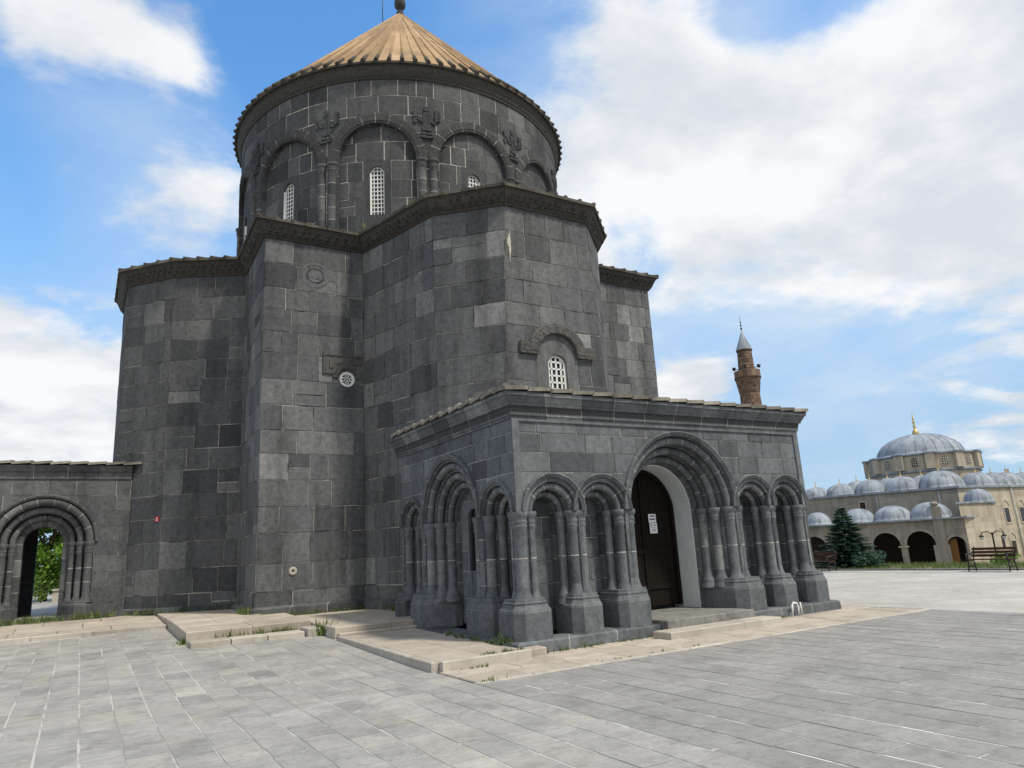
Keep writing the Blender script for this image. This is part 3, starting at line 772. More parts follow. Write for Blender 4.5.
# low roof of stone slabs from the eaves up to the drum
mb = MB()
nr = []
n = len(pts)
for i in range(n):
    a, b = (pts[i] - pts[i - 1]).normalized(), (pts[(i + 1) % n] - pts[i]).normalized()
    na, nb = Vector((a.y, -a.x)), Vector((b.y, -b.x)); mm_ = (na + nb).normalized(); nr.append(mm_ / max(.35, mm_.dot(na)))
for i in range(n):
    A, B = pts[i], pts[(i + 1) % n]; L = (B - A).length; k = max(1, round(L / .52)); t = (B - A) / L; nn0 = Vector((t.y, -t.x))
    prev = None
    for q in range(k + 1):
        f = q / k; c = A + (B - A) * f; nn = nr[i] + (nr[(i + 1) % n] - nr[i]) * f
        o = Vector((c.x + nn.x * .34, c.y + nn.y * .34)); dv = o - Vector(DC); ang = math.atan2(dv.y, dv.x)
        inn = Vector(DC) + Vector((math.cos(ang), math.sin(ang))) * 7.0
        cur = (Vector((o.x, o.y, ZE + .44)), Vector((o.x, o.y, ZE + .53)), Vector((inn.x, inn.y, ZE + .53 + .13 * (o - inn).length)), Vector((c.x, c.y, ZE + .44)))
        if prev:
            tt = beta(rr)
            mb.face([prev[3], cur[3], cur[0], prev[0]], 0, tt); mb.face([prev[0], cur[0], cur[1], prev[1]], 0, tt); mb.face([prev[1], cur[1], cur[2], prev[2]], 0, tt)
        if q < k:
            a3, b3 = Vector(cur[1]), Vector(cur[2]); b3 = a3 + (b3 - a3) * min(1, 1.6 / max(.3, (b3 - a3).length))
            mb.tube(a3 + Vector((0, 0, .0)), b3 + Vector((0, 0, .0)), .065, .06, 6, 0, beta(rr))
        prev = cur
part(mb, 'roof', [M_tiled], church)

# drum -----------------------------------------------------------
RD = 7.05; A0 = math.radians(-120.7)
ZD0, ZSP, ZDT = 12.3, 15.72, 18.98
NA = 12; SPC = 2 * PI * RD / NA; RI, RO = 1.43, 1.83
mb = MB()
P = cyl_map(DC, RD, A0 - SPC / 2 / RD)
arcs = [(SPC * (k + .5), RI, ZSP) for k in range(NA)]
ashlar(mb, P, 0, 2 * PI * RD, courses(ZD0, ZDT, .78, rr, .1), (.6, 1.2), rr, arcs, (), .016, .014, .25, tb=-.02)
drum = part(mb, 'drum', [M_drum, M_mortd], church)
mb = MB()
P2 = cyl_map(DC, RD - .16, A0 - SPC / 2 / RD)
csd = courses(ZD0, ZSP + RI + .05, .68, rr, .1)
def nd(v): return min(csd, key=lambda q: abs(q - v))
wz0, wz1 = 13.62, 15.52; WH = .255
wh = [(SPC * (k + .5) * (RD - .16) / RD - .5, SPC * (k + .5) * (RD - .16) / RD + .5, nd(13.2), nd(16.0)) for k in range(NA)]
ashlar(mb, P2, 0, 2 * PI * (RD - .16), csd, (.55, 1.1), rr, (), wh, .017, .014, .3, tb=-.04)
part(mb, 'niche_wall', [M_drum, M_mortd], church)
for k in range(NA):
    uc = SPC * (k + .5) * (RD - .16) / RD
    Mw = lambda u, v, d: P2(u, v, -d)
    mb = MB(); surround(mb, Mw, uc - .5, uc + .5, nd(13.2), nd(16.0), uc - WH, uc + WH, wz1, .22, 0, .3, wz0)
    arched_pane(mb, Mw, uc - WH, uc + WH, wz0, wz1, .2, 1)
    wo = part(mb, 'window', [M_drum, M_glass], church)
    mb = MB(); lattice(mb, Mw, uc - WH, uc + WH, wz0, wz1, 4, 12, .036, .09)
    for sgn in (-1, 1):
        for a, b in ((0, 1),): mb.face([Mw(uc + sgn * WH, wz0, -.002), Mw(uc + sgn * WH, wz1 - WH, -.002), Mw(uc + sgn * (WH - .05), wz1 - WH, .1), Mw(uc + sgn * (WH - .05), wz0, .1)], 0)
    part(mb, 'lattice', [M_white], wo)
    # reveal of the blind arch and its carved archivolt
    Ma = lambda u, v, d: P(u, v, -d)
    mb = MB(); ua = SPC * (k + .5)
    arch_sweep(mb, Ma, ua, ZSP, ZD0, [(RI + .002, -.0), (RI, .165)], rr, .5, .008, (0, 1), True, -.1)
    arch_sweep(mb, Ma, ua, ZSP, ZSP, [(RO, .0), (RO, -.045), (RO - .05, -.055), (RI + .1, -.055), (RI + .09, -.035), (RI + .02, -.035), (RI, .0)], rr, .55, .011, (2, 1), False, -.1)
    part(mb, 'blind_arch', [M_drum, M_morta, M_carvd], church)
    # twin half columns between the arches
    for s in (-.2, .2):
        q = P(SPC * k + s, 0, -.06)
        part(column_mesh(q[0], q[1], ZD0, ZD0 + .25, ZSP - .32, ZSP, .165, rr), 'column', [M_drum, M_mort], church)
# cornice of the drum and cone
def ring_pts(R, n=72): return [(DC[0] + R * math.cos(-2 * PI * k / n * -1), DC[1] + R * math.sin(2 * PI * k / n)) for k in range(n)]
mb = MB(); prof = [(RD - .02, ZDT - .03), (RD + .05, ZDT - .02), (RD + .06, ZDT + .04), (RD + .1, ZDT + .1), (RD + .2, ZDT + .42), (RD + .22, ZDT + .5), (RD - .1, ZDT + .5)]
mb.lathe([(r_, z) for r_, z in prof], (*DC, 0), 96, 0, .3, False, tintf=lambda a, b: .3 + .2 * math.sin(b * 7.3))
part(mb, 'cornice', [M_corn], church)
mb = MB(); NR = 96; ZC0, ZC1 = ZDT + .56, 27.95; RE = RD + .3
for k in range(NR):
    a0, a1 = 2 * PI * k / NR, 2 * PI * (k + 1) / NR; rows = []
    cuts = [1.0, rr.uniform(.68, .8), rr.uniform(.44, .55), rr.uniform(.2, .3), .012]
    for c0, c1 in zip(cuts[:-1], cuts[1:]):
        def pt(f, a, dz=0): return (DC[0] + RE * f * math.cos(a), DC[1] + RE * f * math.sin(a), ZC1 + (ZC0 - ZC1) * f + dz)
        mb.face([pt(c0, a0), pt(c0, a1), pt(c1, a1), pt(c1, a0)], 0, beta(rr))
    f1 = .02 if k % 8 == 0 else (.12 if k % 4 == 0 else (.3 if k % 2 == 0 else .55))
    mb.tube(pt(1.004, a0, .01), pt(f1, a0, .005), .05, .042, 6, 0, beta(rr))
roofc = part(mb, 'cone_roof', [M_cone], church)
mb = MB(); mb.lathe([(RE - .03, ZC0 + .02), (RE + .015, ZC0 - .005), (RE + .015, ZC0 - .09), (RD, ZC0 - .09)], (*DC, 0), 96, 0, .2, False)
for k in range(NR):
    a0 = 2 * PI * k / NR; ca, sa = math.cos(a0), math.sin(a0); mb.tube((DC[0] + (RE + .05) * ca, DC[1] + (RE + .05) * sa, ZC0 - .01), (DC[0] + (RE - .5) * ca, DC[1] + (RE - .5) * sa, ZC0 + .62), .085, .06, 7, 0, .4)
part(mb, 'eaves_edge', [M_tiled], roofc)
mb = MB(); mb.lathe([(.17, 27.75), (.2, 27.9), (.13, 28.02), (.1, 28.12), (.18, 28.18), (.26, 28.3), (.285, 28.47), (.26, 28.64), (.17, 28.76), (.07, 28.82), (.0, 28.83)], (*DC, 0), 18, 0, .35)
mb.tube((*DC, 28.8), (*DC, 30.2), .03, .02, 6, 1)
part(mb, 'finial', [M_drum, M_iron], church)
mb = MB(); lp = (DC[0] - .78, DC[1] + .35); mb.tube((*lp, 26.9), (*lp, 29.6), .022, .015, 6); mb.box(lp[0] - .22, lp[0] + .1, lp[1] - .02, lp[1] + .02, 28.75, 28.9)
part(mb, 'lightning_rod', [M_iron], church)
# weathered standing figures in relief, one between each pair of arches
def relief(k, seed):
    q = random.Random(seed); bm = bmesh.new(); ang = A0 - SPC / 2 / RD + SPC * k / RD
    def blob(u, z, d, su, sz, sdp, rot=0):
        v = bmesh.ops.create_icosphere(bm, subdivisions=2, radius=1)['verts']
        ca, sa = math.cos(rot), math.sin(rot)
        for p in v:
            n_ = 1 + .18 * math.sin(9 * p.co.x + 3 * seed) * math.cos(8 * p.co.z + seed) + q.uniform(-.09, .09)
            x, y, z_ = p.co.x * su * .88 * n_, p.co.y * sdp * .75 * n_, p.co.z * sz * n_
            x, z_ = x * ca - z_ * sa, x * sa + z_ * ca
            uu = u + x; dd = d + y; a = ang + uu / RD; R = RD + max(-.06, dd)
            p.co = (DC[0] + R * math.cos(a), DC[1] + R * math.sin(a), z + z_)
    def slab(u, z, d, su, sz, sdp, rot=0):
        v = bmesh.ops.create_cube(bm, size=2)['verts']; e = {ed for p in v for ed in p.link_edges}
        bmesh.ops.subdivide_edges(bm, edges=list(e), cuts=3, use_grid_fill=True)
        v = [p for p in bm.verts if not p.tag]
        ca, sa = math.cos(rot), math.sin(rot)
        for p in v:
            p.tag = True
            x, y, z_ = p.co.x * su * (1 - .12 * abs(p.co.z)) + q.uniform(-.018, .018), p.co.y * sdp, p.co.z * sz * (1 - .08 * abs(p.co.x)) + q.uniform(-.018, .018)
            x, z_ = x * ca - z_ * sa, x * sa + z_ * ca
            uu = u + x; dd = d + y + q.uniform(-.015, .015); a = ang + uu * 1.05 / RD; R = RD + max(-.05, dd * .62)
            p.co = (DC[0] + R * math.cos(a), DC[1] + R * math.sin(a), z + z_)
    s = q.choice((-1, 1))
    slab(0, 17.34, .02, .13, .30, .07)                       # robe
    slab(0, 16.98, .02, .16, .12, .08)
    for k_ in range(3): slab(-.08 + .08 * k_, 17.25, .085, .02, .3, .02, q.uniform(-.1, .1))
    for p in bm.verts: p.tag = True
    slab(0, 17.76, .04, .085, .11, .08)                      # head
    slab(-.36 * s, 17.50, .03, .07, .26, .07, .06 * s)       # raised arm with a scroll
    for k_ in range(4): slab(-.42 * s, 17.32 + .12 * k_, .06, .05, .035, .05, q.uniform(-.4, .4))
    slab(-.2 * s, 17.24, .03, .13, .05, .06, .5 * s)
    slab(.24 * s, 17.34, .03, .16, .055, .06, .75 * s)       # bent arm
    slab(.38 * s, 17.56, .04, .07, .15, .07, -.25 * s)
    slab(.40 * s, 17.28, .03, .06, .10, .06)
    slab(-.11, 16.76, .03, .08, .06, .08); slab(.11, 16.75, .03, .075, .055, .08)      # feet
    slab(0, 16.62, .03, .24, .045, .09)
    me = bpy.data.meshes.new('relief_figure'); bm.to_mesh(me); bm.free(); me.materials.append(M_drum)
    at = me.attributes.new('tint', 'FLOAT', 'FACE'); at.data.foreach_set('value', [.22] * len(me.polygons))
    o = bpy.data.objects.new('relief_figure', me); C.objects.link(o); o.parent = church; o.matrix_parent_inverse = Matrix.Translation(-Vector(church.location))
for k in range(NA): relief(k, k + 1)
# near apse window with its carved hood
Pn, Ln = plane_map(per[4], per[5], None, bat[4], bat[5], ZE, .3)
Mn = lambda u, v, d: Pn(u, v, -d)
mb = MB(); uc = WIN[0]; surround(mb, Mn, uc - .62, uc + .62, near(5.4), near(7.5), uc - .28, uc + .28, WIN[2], .24, 0, .62, 5.55)
arched_pane(mb, Mn, uc - .28, uc + .28, 5.55, WIN[2], .2, 1)
wo = part(mb, 'window', [M_wall, M_glass], church)
mb = MB(); lattice(mb, Mn, uc - .28, uc + .28, 5.55, WIN[2], 4, 8, .05, .08)
part(mb, 'lattice', [M_white], wo)
mb = MB()
arch_sweep(mb, Mn, uc, 7.17, 7.17, [(.88, .0), (.88, -.11), (.85, -.13), (.6, -.13), (.57, -.1), (.57, .0)], rr, .5, .003, (0, 0), False, .2)
for s in (-1, 1):
    a, b = sorted((uc + s * .58, uc + s * 1.12))
    p = [Mn(x, z, d) for d in (.0, -.115) for z in (7.08, 7.42) for x in (a, b)]
    for q in ((0, 1, 3, 2), (4, 6, 7, 5), (0, 4, 5, 1), (2, 3, 7, 6), (0, 2, 6, 4), (1, 5, 7, 3)): mb.face([p[z] for z in q], 0, .6)
# little carved knots along the band
for k in range(9):
    w = PI * (k + .5) / 9
    for rd in (.66, .78):
        x, z = uc + rd * math.cos(w), 7.17 + rd * math.sin(w)
        if z < 7.4 and abs(x - uc) > .6: continue
        mb.box(-.025, .025, -.014, .014, -.045, .045, 0, .4, Matrix.Translation(Vector(Mn(x, z, -.128))) @ Matrix.Rotation(w, 4, 'Y'))
for s in (-1, 1):
    for k in range(6):
        for j in range(2): 
            x = uc + s * (.66 + k * .08); mb.box(-.02, .02, -.012, .012, -.05, .05, 0, .4, Matrix.Translation(Vector(Mn(x, 7.18 + j * .14, -.113))) @ Matrix.Rotation(k * 1.3 + j, 4, 'Y'))
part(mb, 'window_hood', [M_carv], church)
mb = MB(); q = random.Random(9)
for uo, z0_, z1_, wd in ((.16, 9.75, 10.75, .05), (.13, 10.2, 10.62, .09)):
    L_ = [(uo - wd * q.uniform(.3, 1) * math.sin(PI * (k + .5) / 9), z0_ + (z1_ - z0_) * k / 8) for k in range(9)]; R_ = [(uo + wd * q.uniform(.3, 1) * math.sin(PI * (k + .5) / 9), z0_ + (z1_ - z0_) * k / 8) for k in range(9)]
    mb.grid([[Mn(u, v, -.014 - wd * .02) for u, v in L_], [Mn(u, v, -.017 - wd * .02) for u, v in R_]], 0, .5, False)
part(mb, 'lime_streak', [M_kerb], church)
# round window with a carved slab on the corner tower
Pt, Lt = plane_map(per[1], per[2]); Mt = lambda u, v, d: Pt(u, v, -d)
rc = (2.83 - .27, 7.22)
mb = MB(); h0, h1, g0, g1 = 2.1, 2.98, near(7.05), near(7.75)
N = 20
ringo = []
for k in range(N + 1):
    w = 2 * PI * k / N; c_, s_ = math.cos(w), math.sin(w)
    tx = min((h1 - rc[0]) / c_ if c_ > 1e-6 else ((h0 - rc[0]) / c_ if c_ < -1e-6 else 9), (g1 - rc[1]) / s_ if s_ > 1e-6 else ((g0 - rc[1]) / s_ if s_ < -1e-6 else 9))
    ringo.append((rc[0] + c_ * tx, rc[1] + s_ * tx))
mb.grid([[Mt(u, v, 0) for u, v in ringo], [Mt(rc[0] + .24 * math.cos(2 * PI * k / N), rc[1] + .24 * math.sin(2 * PI * k / N), 0) for k in range(N + 1)],
         [Mt(rc[0] + .24 * math.cos(2 * PI * k / N), rc[1] + .24 * math.sin(2 * PI * k / N), .15) for k in range(N + 1)]], 0, .45, False)
for u, v in ((h0, g0), (h1, g0), (h0, g1), (h1, g1)):      # square corners of the slab
    near_ = sorted(ringo, key=lambda q: (q[0] - u) ** 2 + (q[1] - v) ** 2)[:2]
    mb.face([Mt(u, v, 0), Mt(*near_[0], 0), Mt(*near_[1], 0)], 0, .45)
mb.face([Mt(rc[0] + .24 * math.cos(2 * PI * k / N), rc[1] + .24 * math.sin(2 * PI * k / N), .12) for k in range(N)], 1)
wo = part(mb, 'round_window', [M_wall, M_glass], church)
mb = MB()
for (ra, rb, d0, d1) in ((.235, .165, -.01, .05),):
    mb.grid([[Mt(rc[0] + q * math.cos(2 * PI * k / 24), rc[1] + q * math.sin(2 * PI * k / 24), dd) for k in range(25)] for q, dd in ((.238, .04), (.238, -.012), (.165, -.012), (.165, .06))], 0, .5, False)
for k in range(4):
    w = PI / 2 * k; 
    for sgn in (-1, 1):
        du_, dv_ = math.cos(w), math.sin(w); pu, pv = -dv_ * .05 * sgn, du_ * .05 * sgn
        q = [(rc[0] + pu * 0.6 + du_ * .0 + pu, rc[1] + pv * .6 + pv), (rc[0] + du_ * .18 + pu, rc[1] + dv_ * .18 + pv), (rc[0] + du_ * .18 + pu * .45, rc[1] + dv_ * .18 + pv * .45), (rc[0] + pu * .45, rc[1] + pv * .45)]
        mb.face([Mt(a, b, .0) for a, b in q])
part(mb, 'lattice', [M_white], wo)
mb = MB()                                               # carved slab above, arched over the window
arch_sweep(mb, Mt, rc[0], 7.25, 7.25, [(.46, .0), (.46, -.05), (.3, -.05), (.3, .0)], rr, .6, .002, (0, 0), False, .0)
mb2 = Mt
def slabbox(mbx, M, a, b, c, e, d, mt=0, tint=.5):
    p = [M(x, z, dd) for dd in (.0, -d) for z in (c, e) for x in (a, b)]
    for q in ((0, 1, 3, 2), (4, 6, 7, 5), (0, 4, 5, 1), (2, 3, 7, 6), (0, 2, 6, 4), (1, 5, 7, 3)): mbx.face([p[z] for z in q], mt, tint)
slabbox(mb, Mt, 1.80, 2.24, 7.36, 8.0, .035); slabbox(mb, Mt, 2.24, 3.05, 7.7, 8.0, .03)
for a, b, c, e in ((1.80, 1.86, 7.36, 8.0), (1.86, 3.05, 7.94, 8.0), (1.86, 2.2, 7.36, 7.42), (2.0, 2.12, 7.55, 7.8)): slabbox(mb, Mt, a, b, c, e, .06)
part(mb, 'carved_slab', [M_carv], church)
mb = MB()                                               # worn roundel higher up, and the pale ring low on the wall
for q0, q1 in ((.42, .34), (.27, .2), (.12, .0)):
    mb.grid([[Mt(1.55 + q * 1.1 * math.cos(2 * PI * k / 24), 10.5 + q * math.sin(2 * PI * k / 24), -dd) for k in range(25)] for q, dd in ((q0, 0.009), (q0 - .04, .014), (q1 + .04, .014), (q1, 0.009))], 0, .45, True)
part(mb, 'worn_roundel', [M_wall], church)
mb = MB(); mb.grid([[Mt(1.0 + q * math.cos(2 * PI * k / 20), 1.56 + q * math.sin(2 * PI * k / 20), -dd) for k in range(21)] for q, dd in ((.12, .005), (.11, .03), (.05, .03), (.03, .006))], 0, .5, True)
mb.face([Mt(1.0 + .031 * math.cos(2 * PI * k / 12), 1.56 + .031 * math.sin(2 * PI * k / 12), -.008) for k in range(12)], 1)
part(mb, 'stone_boss', [M_kerb, M_dark], church)

# ------------------------------------------------------------------ entrance porch (front, right of centre)
rq = random.Random(21)
W, D = 8.4, 5.67
SP, ZCB = 2.5, 4.40
Mf = lambda u, v, d: (u, d, v)                      # front face: depth runs into the porch
Msd = lambda u, v, d: (d, D - u, v)                 # left side face
porch_mb = MB()
small_f = [.84, 2.03, 6.53, 7.70]; main_f = 4.28
RS, RM = .575, 1.585
arcF = [(c, RS, SP) for c in small_f] + [(main_f, RM, SP)]
Pf = lambda u, v, d=0: (u, -d, v)
csP = courses(SP, ZCB, .40, rq, .06)
ashlar(porch_mb, Pf, 0, W, csP, (.5, 1.1), rq, arcF, (), 0.010, .009, ms=(0, 1), jit=.003)
csJ = courses(.25, SP, .45, rq, .05)
def strips(P_, ivs):
    for a_, b_ in ivs: ashlar(porch_mb, P_, a_, b_, csJ, (b_ - a_, b_ - a_ + .01), rq, (), (), .004 if b_ - a_ < .1 else 0.010, .009, jit=.002)
strips(Pf, [(.84 + RS, 2.03 - RS), (2.03 + RS, main_f - RM), (main_f + RM, 6.53 - RS), (6.53 + RS, 7.70 - RS)])
porch_mb.prism([(.05, .14), (.14, .05), (.262, .05), (.262, .262), (.05, .262)], .25, SP, 0, .5)
porch_mb.prism([(7.70 + RS - .005, .05), (W - .1, .05), (W - .004, .14), (W - .004, .3), (7.70 + RS - .005, .3)], .25, SP, 0, .5)
small_s = [.70, 4.90]; main_s = 2.78; RMS = 1.32
arcS = [(c, RS, SP) for c in small_s] + [(main_s, RMS, SP)]
Ps = lambda u, v, d=0: (-d, D - u, v)
ashlar(porch_mb, Ps, 0, D, csP, (.45, .95), rq, arcS, (), 0.010, .009, jit=.003)
strips(Ps, [(.0, .70 - RS), (.70 + RS, main_s - RMS), (main_s + RMS, 4.90 - RS)])
# right side and the short back return are plain walls
P3, L3 = plane_map((W, 0), (W, 5.9)); ashlar(porch_mb, P3, 0, L3, courses(.25, ZCB, .42, rq, .06), (.5, 1.0), rq, (), (), 0.010, .009)
P3, L3 = plane_map((1.3, D), (0, D)); ashlar(porch_mb, P3, 0, L3, courses(.25, ZCB, .42, rq, .06), (.5, 1.0), rq, (), (), 0.010, .009)
P3, L3 = plane_map((W, 5.9), (7.3, 5.9)); ashlar(porch_mb, P3, 0, L3, courses(.25, ZCB, .42, rq, .06), (.5, 1.0), rq, (), (), 0.010, .009)
# raised strips at the corners and along the top (sunk panel)
for (a, b, c, e) in ((-.02, .145, SP + .0, 4.3), (.145, W - .145, 4.245, 4.3), (W - .145, W + .02, SP, 4.3)):
    porch_mb.box(a, b, -.03, .01, c, e, 0, .6)
# niche backs
for c in small_f: 
    ashlar(porch_mb, lambda u, v, d=0: (u, .60 - d, v), c - .42, c + .42, courses(.25, SP + .35, .44, rq, .05), (.42, .85), rq, (), (), 0.010, .009, jit=.002)
for c in small_s:
    ashlar(porch_mb, lambda u, v, d=0: (.60 - d, D - u, v), c - .42, c + .42, courses(.25, SP + .35, .44, rq, .05), (.42, .85), rq, (), (), 0.010, .009, jit=.002)
SWZ0, SWZ1, SWH = 1.40, 2.78, .245
uw = main_s - .05
ashlar(porch_mb, lambda u, v, d=0: (.62 - d, D - u, v), uw - .65, uw + .85, [.25, .8, SWZ0, 1.85, 2.3, 2.95, 3.3], (.36, .7), rq, (), [(uw - .34, uw + .34, SWZ0, 2.95)], 0.010, .009, jit=.002)
# ceiling and inside back of the deep door passage
porch_mb.box(main_f - 1.6, main_f + 1.6, 1.72, 1.8, .1, 4.3, 0, .1)
porch = part(porch_mb, 'porch', [M_porch, M_mortp], church)
# arches: stepped reveal + rolls + hood
pS = [(RS, 0), (RS, .2), (.45, .2), (.45, .42), (.30, .42), (.30, .62)]
pM = [(RM, 0), (RM, .22), (1.4, .22), (1.4, .46), (1.24, .46), (1.24, .7), (1.06, .7), (1.06, .86)]
pMS = [(RMS, 0), (RMS, .17), (1.1, .17), (1.1, .34), (.9, .34), (.9, .5), (.72, .5), (.72, .64)]
def do_arch(M, c, prof, rolls, hood):
    mb = MB()
    arch_sweep(mb, M, c, SP, .25, prof, rq, .42, .007)
    for R, d, rad in rolls: arch_roll(mb, M, c, SP, R, d, rad, rq)
    arch_sweep(mb, M, c, SP, SP, [(hood[0], .0), (hood[0], -.07), (hood[0] - .03, -.085), (hood[1] + .03, -.06), (hood[1], -.045), (hood[1], .0)], rq, .6, .004, (0, 1), False, .0)
    part(mb, 'arch', [M_porch, M_mortp], porch)
for c in small_f: do_arch(Mf, c, pS, [(.5, .12, .075), (.37, .33, .065)], (.75, .66))
do_arch(Mf, main_f, pM, [(1.50, .12, .085), (1.31, .38, .085), (1.15, .62, .08)], (1.70, 1.60))
for c in small_s: do_arch(Msd, c, pS, [(.5, .12, .075), (.37, .33, .065)], (.70, .61))
do_arch(Msd, main_s, pMS, [(1.22, .1, .08), (1.01, .26, .08), (.81, .43, .075)], (1.48, 1.37))
# columns
def col(M, u, d, rad):
    rad *= 1.27
    x, y, _ = M(u, 0, d)
    part(column_mesh(x, y, .74, 1.12, 2.2, SP + .012, rad, rq, 1.05), 'column', [M_porch, M_mortp], porch)
for c in small_f:
    for s in (-1, 1): col(Mf, c + s * .5, .12, .083); col(Mf, c + s * .37, .33, .07)
for s in (-1, 1): col(Mf, main_f + s * 1.5, .12, .092); col(Mf, main_f + s * 1.31, .38, .09); col(Mf, main_f + s * 1.15, .62, .085)
col(Mf, .11, .11, .10); col(Mf, W - .07, .12, .085); col(Msd, D - .34, .12, .083) if False else None
for c in small_s:
    for s in (-1, 1): col(Msd, c + s * .5, .12, .083); col(Msd, c + s * .37, .33, .07)
for s in (-1, 1): col(Msd, main_s + s * 1.22, .1, .088); col(Msd, main_s + s * 1.01, .26, .085); col(Msd, main_s + s * .81, .43, .08)
# pedestals
def ped(M, pts_, z1=.70, shr=.76):
    poly = [M(u, 0, d)[:2] for u, d in pts_]
    cx = sum(p[0] for p in poly) / len(poly); cy = sum(p[1] for p in poly) / len(poly)
    mb = MB(); pedestal(mb, poly, cx, cy, .2, z1, .93, shr, rq)
    part(mb, 'pedestal', [M_porch, M_mortp], porch)
def ped_mid(M, c, w=.37): ped(M, [(c - w, .5), (c - w, -.05), (c - w + .15, -.24), (c + w - .15, -.24), (c + w, -.05), (c + w, .5)])
ped_mid(Mf, (small_f[0] + small_f[1]) / 2); ped_mid(Mf, (small_f[2] + small_f[3]) / 2)
def ped_door(M, c, s, Ro, Ri, oc): ped(M, [(c + s * (Ri - .012), .84), (c + s * (Ri - .012), .62), (c + s * (Ro - .27), -.03), (c + s * (Ro - .05), -.24), (oc - s * .28, -.24), (oc - s * .14, -.08), (oc - s * .14, .84)][::s], .70, .86)
ped_door(Mf, main_f, 1, 1.5, 1.06, 6.53); ped_door(Mf, main_f, -1, 1.5, 1.06, 2.03)
ped(Mf, [(.62, .5), (.62, -.04), (.46, -.24), (-.08, -.24), (-.24, -.08), (-.24, .46), (-.06, .62), (.5, .62)])
ped(Mf, [(7.9, .5), (7.9, -.05), (8.03, -.24), (8.46, -.24), (8.6, -.1), (8.6, .5)])
def ped_side(c, s, oc): ped(Msd, [(c + s * .708, .6), (c + s * .715, .42), (c + s * .98, -.05), (c + s * 1.12, -.24), (oc - s * .32, -.24), (oc - s * .16, -.08), (oc - s * .16, .6)][::s], .70, .86)
ped_side(main_s, 1, small_s[1]); ped_side(main_s, -1, small_s[0])
ped(Msd, [(-.12, .5), (-.12, -.1), (.0, -.22), (.16, -.22), (.28, -.06), (.28, .5)])
# plinth under the pedestals, broken for the doorway
mb = MB()
sweep_path(mb, [(.0, D), (.0, .0), (3.0, 0)], [(.32, -.15), (.33, .0), (.32, .19), (.28, .22), (-.2, .225)], False, rq, .95, .006)
mb.box(2.996, 3.004, -.32, .5, -.1, .205, 0, .5)
part(mb, 'plinth', [M_porch, M_mortp], porch)
mb = MB()
sweep_path(mb, [(5.55, 0), (W, 0), (W, D)], [(.32, -.15), (.33, .0), (.32, .19), (.28, .22), (-.2, .225)], False, rq, .95, .006)
mb.box(5.546, 5.554, -.32, .5, -.1, .205, 0, .5)
part(mb, 'plinth', [M_porch, M_mortp], porch)
# cornice, with its lattice band
mb = MB()
cpath = [(0, D + .2), (0, 0), (W, 0), (W, D + .3)]
sweep_path(mb, cpath, [(-.02, ZCB - .10), (.03, ZCB - .10), (.035, ZCB - .05), (.06, ZCB - .04), (.06, ZCB - .01)], False, rq, .8, .004)
sweep_path(mb, cpath, [(.06, ZCB - .01), (.055, ZCB + .0), (.085, ZCB + .135), (.09, ZCB + .14)], False, rq, .8, .004, (2, 1))
sweep_path(mb, cpath, [(.09, ZCB + .14), (.125, ZCB + .145), (.125, ZCB + .19), (.14, ZCB + .20), (.2, ZCB + .31), (.23, ZCB + .32), (.23, ZCB + .395), (-.1, ZCB + .398)], False, rq, .8, .004)
part(mb, 'cornice', [M_porch, M_mortp, M_check], porch)
# roof of overlapping stone slabs
mb = MB(); zt = ZCB + .40
def tile(A, B, dirn, ln, lift, t):
    """A,B eave ends; runs ln up the slope; right end a little raised over the next slab"""
    A, B = Vector(A), Vector(B); up = Vector(dirn); th = .075
    a0, b0 = A, B + Vector((0, 0, lift)); a1, b1 = a0 + up * ln, b0 + up * ln
    tp = [p + Vector((0, 0, th)) for p in (a0, b0, b1, a1)]
    mb.face(tp, 0, t); mb.face([a0, b0, b1, a1][::-1], 0, t)
    bt = [a0, b0, b1, a1]
    for k in range(4): mb.face([bt[k], bt[(k + 1) % 4], tp[(k + 1) % 4], tp[k]], 0, t)
ov = .27
k = 17; ln_ = (W + 2 * ov) / k
for q in range(k): tile((-ov + q * ln_, -ov, zt), (-ov + (q + 1) * ln_ + .02, -ov, zt - .0), (0, .98, .10), 1.3, .035, min(1, beta(rq) + .1))
k = 12; ln_ = (D + ov) / k
for q in range(k): tile((-ov - .003, D - q * ln_, zt), (-ov - .003, max(-ov + .05, D - (q + 1) * ln_ - .01), zt), (.98, 0, .10), min(1.3, max(.12, (k - q - .8) * ln_)), .06, min(1, beta(rq) + .2))
for q in range(k): tile((W + ov + .003, max(-ov + .05, D - (q + 1) * ln_ - .01), zt), (W + ov + .003, D - q * ln_, zt), (-.98, 0, .10), min(1.3, max(.12, (k - q - .8) * ln_)), .03, beta(rq))
z2 = zt + .14
e4 = [(.9, .9, z2 + .06), (W - .9, .9, z2 + .06), (W - 2, 4.35, z2 + .35), (2, 4.35, z2 + .35)]
mb.face(e4, 0, .5); mb.face([e4[0], e4[3], (1.4, D, z2 + .3), (.9, D, z2 + .06)], 0, .5); mb.face([e4[1], (W - .9, D, z2 + .06), (7.2, D, z2 + .3), e4[2]], 0, .5)
part(mb, 'roof', [M_tile], porch)
# the side window slit
mb = MB(); Mw = lambda u, v, d: (.62 + d, D - u, v)
surround(mb, Mw, uw - .34, uw + .34, SWZ0, 2.95, uw - SWH, uw + SWH, SWZ1, .4, 0, .6)
arched_pane(mb, Mw, uw - SWH, uw + SWH, SWZ0, SWZ1, .07, 1)
for k in range(1, 4): mb.box(.655, .675, D - uw - SWH + k * .122 - .008, D - uw - SWH + k * .122 + .008, SWZ0, SWZ1 - .05, 2)
part(mb, 'window', [M_porch, M_dark, M_iron], porch)
